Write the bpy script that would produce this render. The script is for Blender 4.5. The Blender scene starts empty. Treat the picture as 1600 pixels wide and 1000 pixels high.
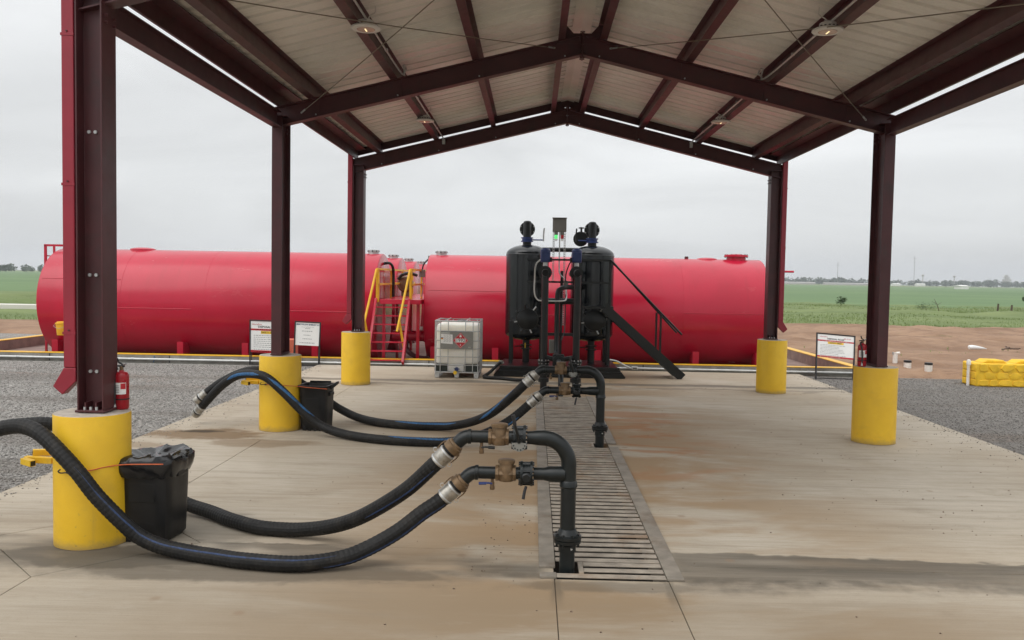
import bpy, math, random
import numpy as np
from mathutils import Vector, Matrix, noise as mnoise

random.seed(7)
rng = np.random.default_rng(11)
R = math.radians
S = bpy.context.scene
COL = S.collection

# ------------------------------------------------------------------ camera
CAM_F, YAW, PIT, ROL = 1354.91, -0.0240, 0.0487, 0.0173
CAM_POS = Vector((-0.645, 0.0, 2.318))
fw = Vector((math.sin(YAW) * math.cos(PIT), math.cos(YAW) * math.cos(PIT), -math.sin(PIT)))
rt0 = Vector((math.cos(YAW), -math.sin(YAW), 0))
up0 = rt0.cross(fw)
rt = rt0 * math.cos(ROL) + up0 * math.sin(ROL)
up = up0 * math.cos(ROL) - rt0 * math.sin(ROL)
cam = bpy.data.cameras.new('camera')
cam.sensor_width = 36
cam.sensor_fit = 'HORIZONTAL'
cam.lens = CAM_F / 1600 * 36
cam.clip_start = 0.05
cam.clip_end = 9000
cam_ob = bpy.data.objects.new('camera', cam)
COL.objects.link(cam_ob)
cam_ob.matrix_world = Matrix(((rt.x, up.x, -fw.x, CAM_POS.x), (rt.y, up.y, -fw.y, CAM_POS.y), (rt.z, up.z, -fw.z, CAM_POS.z), (0, 0, 0, 1)))
S.camera = cam_ob

# ------------------------------------------------------------------ sky, sun, exposure
SUN_EL, SUN_AZ = 50, 230
world = bpy.data.worlds.new('World')
S.world = world
world.use_nodes = True
wt = world.node_tree
wt.nodes.clear()
def wn(t, **k):
    n = wt.nodes.new(t)
    for a, v in k.items():
        setattr(n, a, v)
    return n
w_out = wn('ShaderNodeOutputWorld')
w_bg = wn('ShaderNodeBackground')
w_bg.inputs['Strength'].default_value = 0.1
w_sky = wn('ShaderNodeTexSky', sky_type='NISHITA', sun_disc=False, sun_elevation=R(SUN_EL), sun_rotation=R(SUN_AZ))
w_tc = wn('ShaderNodeTexCoord')
w_sep = wn('ShaderNodeSeparateXYZ')
wt.links.new(w_tc.outputs['Generated'], w_sep.inputs[0])
# overcast cloud deck: brighter towards the zenith, soft bands
w_ramp = wn('ShaderNodeValToRGB')
cr = w_ramp.color_ramp
cr.interpolation = 'EASE'
def g(v, t=(0.985, 1.0, 1.005)):
    return (v * t[0], v * t[1], v * t[2], 1)
cr.elements[0].position = 0.0; cr.elements[0].color = g(7.9)
cr.elements[1].position = 1.0; cr.elements[1].color = g(17.5, (1, 1, 1))
for p, v in ((0.06, 8.4), (0.16, 8.9), (0.34, 9.8)):
    e = cr.elements.new(p); e.color = g(v)
wt.links.new(w_sep.outputs['Z'], w_ramp.inputs[0])
w_map = wn('ShaderNodeMapping')
w_map.inputs['Scale'].default_value = (1.3, 1.3, 6.5)
w_map.inputs['Rotation'].default_value = (0.06, 0.05, 0.4)
wt.links.new(w_tc.outputs['Generated'], w_map.inputs[0])
w_no = wn('ShaderNodeTexNoise')
w_no.inputs['Scale'].default_value = 1.7
w_no.inputs['Detail'].default_value = 6
w_no.inputs['Roughness'].default_value = 0.5
w_no.inputs['Distortion'].default_value = 0.5
wt.links.new(w_map.outputs[0], w_no.inputs['Vector'])
w_cl = wn('ShaderNodeMapRange')
w_cl.inputs[1].default_value = 0.3; w_cl.inputs[2].default_value = 0.72
w_cl.inputs[3].default_value = 0.83; w_cl.inputs[4].default_value = 1.13
wt.links.new(w_no.outputs[0], w_cl.inputs[0])
w_mul = wn('ShaderNodeMix', data_type='RGBA', blend_type='MULTIPLY')
w_mul.inputs[0].default_value = 1
wt.links.new(w_ramp.outputs[0], w_mul.inputs[6])
wt.links.new(w_cl.outputs[0], w_mul.inputs[7])
w_mix = wn('ShaderNodeMix', data_type='RGBA')
w_mix.inputs[0].default_value = 0.05
wt.links.new(w_mul.outputs[2], w_mix.inputs[6])
wt.links.new(w_sky.outputs[0], w_mix.inputs[7])
wt.links.new(w_mix.outputs[2], w_bg.inputs['Color'])
wt.links.new(w_bg.outputs[0], w_out.inputs['Surface'])

sun = bpy.data.lights.new('sun', 'SUN')
sun.energy = 1.3
sun.angle = R(58)
sun.color = (1.0, 0.97, 0.93)
sun_ob = bpy.data.objects.new('sun', sun)
COL.objects.link(sun_ob)
az, el = R(SUN_AZ), R(SUN_EL)
sd = Vector((math.sin(az) * math.cos(el), math.cos(az) * math.cos(el), math.sin(el)))
sun_ob.rotation_euler = (-sd).to_track_quat('-Z', 'Y').to_euler()
sun_ob.location = (0, 0, 40)

S.view_settings.view_transform = 'Standard'
S.view_settings.look = 'None'
S.view_settings.gamma = 1.0
S.view_settings.use_curve_mapping = False
S.view_settings.exposure = 0.0
S.render.engine = 'CYCLES'
S.cycles.max_bounces = 8
S.cycles.diffuse_bounces = 5
S.cycles.glossy_bounces = 4
S.cycles.use_denoising = True

# ------------------------------------------------------------------ node helpers
class NX:
    """value node wrapper: + - * / build math nodes"""
    def __init__(self, nt, sock):
        self.nt, self.s = nt, sock
    def _m(self, op, b=None, c=None, clamp=False):
        n = self.nt.nodes.new('ShaderNodeMath')
        n.operation = op
        n.use_clamp = clamp
        for i, v in enumerate((self, b, c)):
            if v is None:
                continue
            if isinstance(v, NX):
                self.nt.links.new(v.s, n.inputs[i])
            else:
                n.inputs[i].default_value = v
        return NX(self.nt, n.outputs[0])
    def __add__(self, o): return self._m('ADD', o)
    def __sub__(self, o): return self._m('SUBTRACT', o)
    def __mul__(self, o): return self._m('MULTIPLY', o)
    def __truediv__(self, o): return self._m('DIVIDE', o)
    def abs(self): return self._m('ABSOLUTE')
    def min(self, o): return self._m('MINIMUM', o)
    def max(self, o): return self._m('MAXIMUM', o)
    def sqrt(self): return self._m('SQRT')
    def inv(self): return (self * -1.0) + 1.0
    def step(self, a, b):
        n = self.nt.nodes.new('ShaderNodeMapRange')
        n.interpolation_type = 'SMOOTHSTEP'
        self.nt.links.new(self.s, n.inputs[0])
        n.inputs[1].default_value, n.inputs[2].default_value = a, b
        n.inputs[3].default_value, n.inputs[4].default_value = 0, 1
        return NX(self.nt, n.outputs[0])

class MAT:
    def __init__(self, name, rough=0.6, metal=0.0, spec=0.5, coat=0.0):
        self.m = bpy.data.materials.new(name)
        self.m.use_nodes = True
        self.nt = self.m.node_tree
        self.b = self.nt.nodes['Principled BSDF']
        self.b.inputs['Roughness'].default_value = rough
        self.b.inputs['Metallic'].default_value = metal
        self.b.inputs['Specular IOR Level'].default_value = spec
        self.b.inputs['Coat Weight'].default_value = coat
        geo = self.nt.nodes.new('ShaderNodeNewGeometry')
        self.pos = geo.outputs['Position']
        sp = self.nt.nodes.new('ShaderNodeSeparateXYZ')
        self.nt.links.new(self.pos, sp.inputs[0])
        self.x, self.y, self.z = (NX(self.nt, sp.outputs[i]) for i in range(3))
    def noise(self, scale, detail=4, rough=0.55, dist=0.0, sv=None, seed=0.0):
        n = self.nt.nodes.new('ShaderNodeTexNoise')
        n.inputs['Scale'].default_value = scale
        n.inputs['Detail'].default_value = detail
        n.inputs['Roughness'].default_value = rough
        n.inputs['Distortion'].default_value = dist
        mp = self.nt.nodes.new('ShaderNodeMapping')
        mp.inputs['Scale'].default_value = sv or (1, 1, 1)
        mp.inputs['Location'].default_value = (seed, seed * 1.7, seed * 0.6)
        self.nt.links.new(self.pos, mp.inputs[0])
        self.nt.links.new(mp.outputs[0], n.inputs['Vector'])
        return NX(self.nt, n.outputs[0])
    def voronoi(self, scale, feature='F1', out='Distance', sv=None):
        n = self.nt.nodes.new('ShaderNodeTexVoronoi')
        n.feature = feature
        n.inputs['Scale'].default_value = scale
        mp = self.nt.nodes.new('ShaderNodeMapping')
        mp.inputs['Scale'].default_value = sv or (1, 1, 1)
        self.nt.links.new(self.pos, mp.inputs[0])
        self.nt.links.new(mp.outputs[0], n.inputs['Vector'])
        return n.outputs[out]
    def mix(self, f, a, b, blend='MIX'):
        n = self.nt.nodes.new('ShaderNodeMix')
        n.data_type = 'RGBA'
        n.blend_type = blend
        for i, v in ((0, f), (6, a), (7, b)):
            if isinstance(v, NX):
                self.nt.links.new(v.s, n.inputs[i])
            elif isinstance(v, bpy.types.NodeSocket):
                self.nt.links.new(v, n.inputs[i])
            elif i == 0:
                n.inputs[0].default_value = v
            else:
                n.inputs[i].default_value = (*v, 1) if len(v) == 3 else v
        return n.outputs[2]
    def color(self, s): self.nt.links.new(s, self.b.inputs['Base Color'])
    def roughness(self, v): self.nt.links.new(v.s, self.b.inputs['Roughness'])
    def bump(self, v, strength=0.3, dist=0.01):
        n = self.nt.nodes.new('ShaderNodeBump')
        n.inputs['Strength'].default_value = strength
        n.inputs['Distance'].default_value = dist
        self.nt.links.new(v.s, n.inputs['Height'])
        self.nt.links.new(n.outputs[0], self.b.inputs['Normal'])

def sc(c, k): return tuple(min(1, x * k) for x in c)

def simple(name, col, rough=0.55, metal=0.0, var=0.15, scale=5, bump=0.0, bscale=80, dirt=None, rvar=0.1, spec=0.5, coat=0.0):
    """painted / plain surface with mottling, patchy gloss, fine relief and optional grime"""
    M = MAT(name, rough, metal, spec, coat)
    n = M.noise(scale, 5, 0.6)
    c = M.mix(n.step(0.25, 0.75), sc(col, 1 - var), sc(col, 1 + var))
    if dirt:
        dc, amt, ds = dirt
        d = M.noise(ds, 6, 0.65, 0.3, seed=3.3)
        c = M.mix(d.step(0.5, 0.72) * amt, c, dc)
    M.color(c)
    if rvar:
        r = M.noise(scale * 2.3, 4, 0.6, seed=9)
        M.roughness((r - 0.5) * (rvar * 2) + rough)
    if bump:
        M.bump(M.noise(bscale, 4, 0.6, seed=5), bump, 0.004)
    return M.m

MT = {}
MT['tank_red'] = simple('tank_red_paint', (0.47, 0.006, 0.028), 0.22, var=0.07, scale=0.8, bump=0.03, bscale=5, dirt=((0.33, 0.02, 0.03), 0.35, 1.4), rvar=0.06, spec=0.5)
def tank_material():
    M = MAT('tank_red_paint', 0.22)
    n = M.noise(0.8, 5, 0.6)
    c = M.mix(n.step(0.25, 0.75), (0.44, 0.007, 0.031), (0.51, 0.009, 0.039))
    runs = M.noise(1.0, 4, 0.65, 0.1, sv=(5.0, 1.2, 0.5), seed=4)
    c = M.mix(runs.step(0.52, 0.78) * 0.35, c, (0.33, 0.012, 0.022))
    dust = M.noise(1.6, 6, 0.7, 0.3, sv=(0.5, 1, 1.4), seed=14)
    c = M.mix(dust.step(0.55, 0.8) * 0.22, c, (0.48, 0.10, 0.10))
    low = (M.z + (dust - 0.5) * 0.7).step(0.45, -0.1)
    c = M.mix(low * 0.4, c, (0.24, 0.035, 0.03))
    M.color(c)
    M.roughness(dust * 0.22 + 0.13)
    M.bump(M.noise(0.9, 2, 0.5, sv=(1.0, 1, 0.8), seed=2) * 6.0 + M.noise(5, 3, 0.6), 0.05, 0.02)
    return M.m
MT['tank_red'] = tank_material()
MT['steel_maroon'] = simple('maroon_steel', (0.066, 0.0155, 0.018), 0.45, var=0.16, scale=3, bump=0.08, bscale=50, dirt=((0.036, 0.021, 0.019), 0.5, 4))
MT['trim_red'] = simple('crimson_trim', (0.27, 0.016, 0.032), 0.42, var=0.1, scale=3, dirt=((0.22, 0.03, 0.04), 0.4, 3))
MT['roof_under'] = simple('roof_sheet_underside', (0.72, 0.695, 0.645), 0.32, var=0.08, scale=1.2, dirt=((0.56, 0.51, 0.45), 0.35, 2))
MT['black_paint'] = simple('black_gloss_paint', (0.007, 0.0085, 0.009), 0.34, var=0.3, scale=6, bump=0.05, bscale=40, dirt=((0.022, 0.02, 0.018), 0.25, 5), spec=0.4)
MT['vessel_paint'] = simple('black_vessel_enamel', (0.006, 0.0085, 0.011), 0.17, var=0.2, scale=3, bump=0.03, bscale=9, dirt=((0.016, 0.016, 0.016), 0.3, 4), rvar=0.06)
MT['black_iron'] = simple('black_iron', (0.008, 0.011, 0.0115), 0.36, var=0.3, scale=12, bump=0.1, bscale=90, dirt=((0.024, 0.022, 0.02), 0.4, 8), spec=0.4)
MT['rubber'] = simple('hose_rubber', (0.010, 0.0097, 0.0095), 0.6, var=0.3, scale=9, dirt=((0.038, 0.032, 0.025), 0.5, 5), spec=0.3)
MT['hose_blue'] = simple('hose_blue_stripe', (0.022, 0.105, 0.25), 0.6, var=0.35, scale=30, dirt=((0.02, 0.025, 0.035), 0.85, 9))
MT['hose_navy'] = simple('hose_navy_stripe', (0.014, 0.034, 0.095), 0.6, var=0.4, scale=30, dirt=((0.014, 0.014, 0.014), 0.9, 9))
MT['plastic_black'] = simple('black_plastic', (0.007, 0.007, 0.0075), 0.42, var=0.3, scale=5, bump=0.05, bscale=60, dirt=((0.025, 0.024, 0.023), 0.25, 6), spec=0.4)
MT['bag'] = simple('bin_liner', (0.010, 0.010, 0.011), 0.2, var=0.2, scale=8, bump=0.6, bscale=14)
MT['yellow_paint'] = simple('yellow_pier_paint', (0.82, 0.50, 0.018), 0.48, var=0.06, scale=2.2, bump=0.12, bscale=45, dirt=((0.50, 0.30, 0.04), 0.35, 3.5))
MT['yellow_rail'] = simple('yellow_rail_paint', (0.78, 0.44, 0.015), 0.42, var=0.1, scale=4, dirt=((0.5, 0.25, 0.03), 0.4, 8))
def pier_material():
    M = MAT('yellow_pier_paint', 0.5)
    n = M.noise(2.2, 5, 0.6)
    c = M.mix(n.step(0.25, 0.75), (0.76, 0.455, 0.015), (0.84, 0.53, 0.022))
    d = M.noise(3.5, 6, 0.65, 0.3, seed=3.3)
    c = M.mix(d.step(0.5, 0.74) * 0.3, c, (0.55, 0.33, 0.04))
    n1 = M.noise(7, 5, 0.7, 0.2, seed=6)
    sp = (M.z + (n1 - 0.5) * 0.14).step(0.10, 0.0)
    c = M.mix(sp * 0.65, c, (0.26, 0.185, 0.09))
    n2 = M.noise(30, 3, 0.7, seed=2)
    c = M.mix(n2.step(0.66, 0.74) * (M.z.step(0.6, 0.0) * 0.7 + 0.25), c, (0.33, 0.22, 0.07))
    drip = M.noise(1.0, 3, 0.6, 0.1, sv=(16, 16, 0.7), seed=5)
    c = M.mix(drip.step(0.6, 0.8) * 0.3, c, (0.50, 0.31, 0.05))
    M.color(c)
    M.roughness(d * 0.3 + 0.34)
    M.bump(M.noise(45, 4, 0.6, seed=5) + M.noise(6, 3, 0.5, seed=8) * 1.5, 0.16, 0.004)
    return M.m
MT['yellow_paint'] = pier_material()
MT['yellow_pale'] = simple('yellow_block_paint', (0.80, 0.50, 0.025), 0.7, var=0.12, scale=5, bump=0.5, bscale=22, dirt=((0.6, 0.36, 0.05), 0.4, 4))
MT['cement'] = simple('pier_top_cement', (0.42, 0.37, 0.31), 0.85, var=0.25, scale=9, bump=0.3, bscale=60)
MT['curb'] = simple('curb_concrete', (0.27, 0.255, 0.23), 0.9, var=0.25, scale=3, bump=0.3, bscale=40, dirt=((0.15, 0.11, 0.09), 0.6, 2.5))
MT['curb_inner'] = simple('stained_curb_concrete', (0.24, 0.17, 0.145), 0.9, var=0.25, scale=2, bump=0.3, bscale=40, dirt=((0.13, 0.08, 0.07), 0.6, 1.5))
MT['brass'] = simple('weathered_brass', (0.165, 0.105, 0.055), 0.5, 0.35, var=0.3, scale=20, bump=0.2, bscale=90, dirt=((0.10, 0.065, 0.03), 0.6, 18))
MT['aluminium'] = simple('camlock_aluminium', (0.40, 0.38, 0.34), 0.42, 0.8, var=0.25, scale=16, dirt=((0.14, 0.115, 0.08), 0.75, 14))
MT['galv'] = simple('galvanised_steel', (0.52, 0.53, 0.53), 0.42, 0.6, var=0.15, scale=14)
MT['conduit'] = simple('conduit_grey', (0.60, 0.61, 0.60), 0.45, 0.3, var=0.1, scale=6)
MT['grate'] = simple('worn_grate_steel', (0.33, 0.285, 0.23), 0.6, 0.1, var=0.3, scale=6, bump=0.15, bscale=60, dirt=((0.26, 0.15, 0.075), 0.6, 2.2))
MT['grate_rail'] = simple('grate_rail_steel', (0.245, 0.215, 0.175), 0.6, 0.1, var=0.25, scale=5, bump=0.15, bscale=60, dirt=((0.15, 0.10, 0.06), 0.7, 3))
MT['joint'] = simple('joint_grime', (0.10, 0.078, 0.055), 0.9, var=0.4, scale=8)
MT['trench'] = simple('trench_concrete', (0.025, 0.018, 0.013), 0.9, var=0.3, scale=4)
MT['white_poly'] = simple('tote_polyethylene', (0.90, 0.87, 0.79), 0.45, var=0.04, scale=3, dirt=((0.78, 0.73, 0.62), 0.4, 3))
MT['white_poly'].node_tree.nodes['Principled BSDF'].inputs['Subsurface Weight'].default_value = 0.7
MT['white_poly'].node_tree.nodes['Principled BSDF'].inputs['Subsurface Radius'].default_value = (0.30, 0.28, 0.24)
MT['white_poly'].node_tree.nodes['Principled BSDF'].inputs['Subsurface Scale'].default_value = 1.0
MT['hollow_dark'] = simple('tote_hollow_dark', (0.015, 0.022, 0.018), 0.4, var=0.3, scale=6)
MT['white_paint'] = simple('white_print', (0.82, 0.82, 0.80), 0.5, var=0.03, scale=5, rvar=0.03)
MT['pvc'] = simple('white_pvc', (0.78, 0.76, 0.72), 0.4, var=0.05, scale=6, dirt=((0.5, 0.36, 0.26), 0.5, 7))
MT['print_red'] = simple('red_print', (0.50, 0.015, 0.025), 0.5, var=0.06)
MT['print_black'] = simple('black_print', (0.015, 0.015, 0.017), 0.5, var=0.05)
MT['print_grey'] = simple('grey_print', (0.30, 0.30, 0.30), 0.5, var=0.05)
MT['print_blue'] = simple('navy_print', (0.03, 0.05, 0.14), 0.5, var=0.05)
MT['print_yellow'] = simple('yellow_print', (0.85, 0.55, 0.03), 0.5, var=0.05)
MT['plate_grey'] = simple('tote_plate_grey', (0.24, 0.24, 0.22), 0.5, 0.3, var=0.08, scale=8)
MT['box_grey'] = simple('enclosure_grey', (0.15, 0.145, 0.13), 0.5, var=0.08)
MT['ext_red'] = simple('extinguisher_red', (0.36, 0.009, 0.018), 0.28, var=0.05, rvar=0.04)
MT['blue_valve'] = simple('actuator_blue', (0.012, 0.035, 0.16), 0.38, var=0.15, scale=9)
MT['orange'] = simple('orange_cord', (0.55, 0.11, 0.03), 0.6, var=0.15, scale=30)
MT['orange_plastic'] = simple('salmon_plastic', (0.75, 0.22, 0.15), 0.6, var=0.12, scale=12)
MT['bucket'] = simple('yellow_bucket', (0.85, 0.47, 0.03), 0.4, var=0.05)
MT['wood_dark'] = simple('weathered_wood', (0.16, 0.11, 0.08), 0.85, var=0.3, scale=9, bump=0.3)
MT['tarp'] = simple('white_tarp', (0.78, 0.80, 0.80), 0.4, var=0.05)
MT['lamp_white'] = simple('lamp_housing', (0.60, 0.58, 0.55), 0.5, var=0.06)
MT['lens'] = simple('lamp_lens', (0.55, 0.42, 0.36), 0.25, var=0.05, rvar=0.0)
MT['rod'] = simple('brace_rod_steel', (0.20, 0.17, 0.13), 0.5, 0.4)
MT['bark'] = simple('bark', (0.09, 0.065, 0.045), 0.9, var=0.3)
MT['leaf'] = simple('leaf_green', (0.045, 0.085, 0.025), 0.7, var=0.35, scale=1.5)
MT['far_leaf'] = simple('far_foliage', (0.05, 0.075, 0.035), 0.8, var=0.4, scale=0.06)
MT['far_white'] = simple('far_white_shed', (0.7, 0.7, 0.66), 0.7, var=0.08, scale=0.3)
MT['far_grey'] = simple('far_concrete', (0.42, 0.40, 0.38), 0.8, var=0.08, scale=0.1)
MT['mast'] = simple('mast_steel', (0.30, 0.28, 0.28), 0.6, var=0.1)
MT['road'] = simple('pale_road', (0.62, 0.60, 0.55), 0.85, var=0.08, scale=0.5)

def emit(name, col, strength):
    M = MAT(name)
    M.b.inputs['Base Color'].default_value = (*col, 1)
    M.b.inputs['Emission Color'].default_value = (*col, 1)
    M.b.inputs['Emission Strength'].default_value = strength
    return M.m
MT['green_lamp'] = emit('lit_green_lamp', (0.12, 0.85, 0.22), 0.8)
MT['lens_glint'] = emit('glowing_lens_glint', (1.0, 0.80, 0.45), 1.1)

def slab_material():
    M = MAT('broomed_concrete', 0.75, 0.0, 0.2)
    blot = M.noise(0.35, 6, 0.6, 0.4)
    c = M.mix(blot.step(0.3, 0.72), (0.42, 0.355, 0.27), (0.55, 0.495, 0.41))
    streak = M.noise(1.0, 5, 0.65, 0.2, sv=(0.45, 7.0, 1))
    c = M.mix(streak.step(0.46, 0.74) * 0.45, c, (0.27, 0.222, 0.165))
    fines = M.noise(1.0, 4, 0.7, 0.0, sv=(2.0, 60.0, 1))
    c = M.mix(fines.step(0.35, 0.75) * 0.34, c, (0.24, 0.205, 0.155))
    lines = M.noise(1.0, 4, 0.7, 0.15, sv=(0.9, 24.0, 1), seed=51)
    c = M.mix(lines.step(0.45, 0.72) * 0.24, c, (0.29, 0.235, 0.17))
    c = M.mix(lines.step(0.45, 0.25) * 0.18, c, (0.60, 0.55, 0.46))
    grit = M.noise(70, 3, 0.7)
    c = M.mix(grit.step(0.52, 0.75) * 0.4, c, (0.19, 0.16, 0.12))
    # tan film over the wheel lanes and either side of the drain
    lane = M.noise(0.5, 5, 0.6, 0.5, sv=(0.6, 1.4, 1), seed=4)
    near_drain = (M.x.abs() - 0.6).step(3.2, 0.0)
    c = M.mix(lane.step(0.40, 0.56) * near_drain * 0.9, c, (0.32, 0.215, 0.12))
    front = M.y.step(6.9, 5.9) * (M.x + 0.2).abs().step(4.2, 0.8)
    c = M.mix(front * lane.step(0.2, 0.6) * 0.6, c, (0.245, 0.175, 0.105))
    c = M.mix(M.y.step(7.2, 5.6) * 0.35, c, (0.22, 0.18, 0.13))
    ochre = M.noise(0.9, 5, 0.6, 0.6, sv=(0.7, 1.6, 1), seed=21)
    right = (M.x - 1.0).abs().step(1.6, 0.2) * (M.y - 13.0).abs().step(5.0, 1.0)
    c = M.mix(ochre.step(0.48, 0.60) * right * 0.75, c, (0.36, 0.17, 0.075))
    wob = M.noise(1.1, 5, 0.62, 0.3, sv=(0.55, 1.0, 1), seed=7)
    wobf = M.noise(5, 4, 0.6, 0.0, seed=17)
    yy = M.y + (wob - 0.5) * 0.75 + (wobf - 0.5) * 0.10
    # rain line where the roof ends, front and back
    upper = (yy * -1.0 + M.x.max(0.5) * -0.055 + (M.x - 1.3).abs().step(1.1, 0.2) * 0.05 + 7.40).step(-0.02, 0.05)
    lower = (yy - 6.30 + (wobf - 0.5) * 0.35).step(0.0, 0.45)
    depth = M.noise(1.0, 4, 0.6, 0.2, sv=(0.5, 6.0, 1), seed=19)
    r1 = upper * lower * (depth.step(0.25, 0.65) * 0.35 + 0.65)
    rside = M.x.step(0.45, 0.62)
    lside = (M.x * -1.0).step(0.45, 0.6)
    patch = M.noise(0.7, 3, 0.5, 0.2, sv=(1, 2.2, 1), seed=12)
    wet_shade = r1 * (rside + lside * patch.step(0.36, 0.58) * 0.95)
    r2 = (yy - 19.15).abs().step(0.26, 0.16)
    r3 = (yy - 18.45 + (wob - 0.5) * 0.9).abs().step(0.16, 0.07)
    wet_shade = (wet_shade + r2 * 0.75 + r3 * 0.45).min(1.0)
    # damp ring at the near pier, painted hose shadow, oil patch by the hose ends
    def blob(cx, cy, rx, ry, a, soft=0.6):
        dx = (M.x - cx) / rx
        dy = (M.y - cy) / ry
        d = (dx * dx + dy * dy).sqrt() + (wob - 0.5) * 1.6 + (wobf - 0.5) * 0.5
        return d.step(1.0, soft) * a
    wet_shade = wet_shade.max(blob(-4.15, 6.86, 1.15, 0.40, 1.0)).max(blob(-2.9, 6.58, 1.9, 0.26, 0.75))  # second blob paints the shade under the front hose
    wet_shade = wet_shade.max(blob(-3.7, 7.6, 1.0, 0.7, 0.55))
    wet_shade = wet_shade.max(blob(0.05, 6.45, 0.9, 0.16, 0.55))
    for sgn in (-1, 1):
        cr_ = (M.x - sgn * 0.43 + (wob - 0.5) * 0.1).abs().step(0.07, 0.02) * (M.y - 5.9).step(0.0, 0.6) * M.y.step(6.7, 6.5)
        wet_shade = wet_shade.max(cr_ * 0.7)
    c = M.mix(wet_shade.min(1.0) * 0.86, c, (0.082, 0.070, 0.054))
    oil = blob(-5.35, 12.25, 1.0, 0.55, 0.9).max(blob(-4.4, 11.7, 0.9, 0.3, 0.6)).max(blob(-5.9, 11.4, 0.5, 0.25, 0.5))
    c = M.mix(oil, c, (0.20, 0.135, 0.075))
    c = M.mix(blob(-5.5, 12.45, 0.4, 0.16, 0.9), c, (0.06, 0.045, 0.03))
    mott = M.noise(2.6, 6, 0.7, 0.4, sv=(0.7, 1.5, 1), seed=31)
    c = M.mix(mott.step(0.5, 0.75) * 0.35, c, (0.25, 0.20, 0.145))
    pale = M.noise(1.7, 5, 0.7, 0.3, sv=(0.6, 1.8, 1), seed=41)
    c = M.mix(pale.step(0.58, 0.78) * 0.3, c, (0.52, 0.48, 0.41))
    rust = M.voronoi(1.3)
    c = M.mix(NX(M.nt, rust).step(0.08, 0.02) * 0.5, c, (0.25, 0.17, 0.11))
    M.color(c)
    M.roughness((wet_shade * -0.14) + 0.82)
    M.bump(M.noise(1.0, 4, 0.7, sv=(6, 90, 20)) + grit * 0.6, 0.25, 0.004)
    return M.m
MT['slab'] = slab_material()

def gravel_material():
    M = MAT('grey_gravel', 0.9)
    cell = M.voronoi(38, out='Color')
    sep = M.nt.nodes.new('ShaderNodeSeparateColor')
    M.nt.links.new(cell, sep.inputs[0])
    v = NX(M.nt, sep.outputs[0])
    c = M.mix(v, (0.12, 0.112, 0.102), (0.43, 0.41, 0.38))
    c = M.mix(M.x.step(3, 7) * 0.5, c, (0.12, 0.106, 0.093))
    patch = M.noise(0.5, 5, 0.6, 0.3)
    c = M.mix(patch.step(0.42, 0.7) * 0.55, c, (0.20, 0.185, 0.17))
    brown = M.noise(0.22, 5, 0.6, 0.5, sv=(1, 2.2, 1), seed=8)
    c = M.mix(brown.step(0.55, 0.72) * 0.6, c, (0.25, 0.17, 0.125))
    # tyre track bands run across the lot
    trk = M.noise(1.0, 3, 0.5, 0.2, sv=(0.12, 1.1, 1), seed=2)
    c = M.mix(trk.step(0.5, 0.62) * 0.5, c, (0.17, 0.152, 0.133))
    M.color(c)
    M.bump(NX(M.nt, M.voronoi(26)), 1.0, 0.03)
    return M.m
MT['gravel'] = gravel_material()
def stone_material():
    M = MAT('gravel_stone', 0.85)
    oi = M.noise(22.0, 1, 0.4)
    c = M.mix(oi.step(0.3, 0.7), (0.11, 0.104, 0.096), (0.46, 0.44, 0.41))
    c = M.mix(M.x.step(3, 7) * 0.45, c, (0.115, 0.105, 0.095))
    trk = M.noise(1.0, 3, 0.5, 0.2, sv=(0.12, 1.1, 1), seed=2)
    c = M.mix(trk.step(0.5, 0.62) * 0.5, c, (0.19, 0.168, 0.145))
    M.color(c)
    return M.m
MT['stone'] = stone_material()

def dirt_material():
    M = MAT('red_dirt', 0.95)
    n = M.noise(0.35, 6, 0.65, 0.4)
    c = M.mix(n.step(0.3, 0.7), (0.195, 0.112, 0.066), (0.34, 0.215, 0.135))
    n2 = M.noise(2.2, 5, 0.7, 0.3, sv=(1, 2, 1), seed=3)
    c = M.mix(n2.step(0.5, 0.75) * 0.6, c, (0.13, 0.075, 0.055))
    gr = M.noise(0.5, 5, 0.65, 0.4, sv=(1, 1.6, 1), seed=13)
    c = M.mix(gr.step(0.62, 0.72) * 0.7, c, (0.12, 0.12, 0.05))
    M.color(c)
    M.bump(M.noise(4, 6, 0.7), 0.8, 0.08)
    return M.m
MT['dirt'] = dirt_material()

def grass_material(name, a, b, c3, s):
    M = MAT(name, 0.9)
    n = M.noise(s, 6, 0.65, 0.4, sv=(0.5, 1.3, 1))
    c = M.mix(n.step(0.3, 0.7), a, b)
    n2 = M.noise(s * 5, 5, 0.7, 0.2, sv=(0.4, 1.2, 1), seed=6)
    c = M.mix(n2.step(0.48, 0.75) * 0.7, c, c3)
    M.color(c)
    M.bump(M.noise(s * 14, 5, 0.7), 0.7, 0.15)
    return M.m
MT['grass'] = grass_material('rough_pasture', (0.10, 0.145, 0.04), (0.175, 0.22, 0.075), (0.085, 0.115, 0.035), 0.12)
MT['crop'] = grass_material('green_crop', (0.085, 0.155, 0.055), (0.125, 0.20, 0.075), (0.07, 0.13, 0.045), 0.02)
MT['weed'] = simple('weed_blades', (0.19, 0.25, 0.085), 0.8, var=0.3, scale=0.25)

# ------------------------------------------------------------------ mesh helpers
WLOC = {}
def frame_of(d):
    d = Vector(d).normalized()
    a = Vector((0, 0, 1)) if abs(d.z) < 0.9 else Vector((0, 1, 0))
    u = d.cross(a).normalized()
    return u, d.cross(u).normalized()

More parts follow.
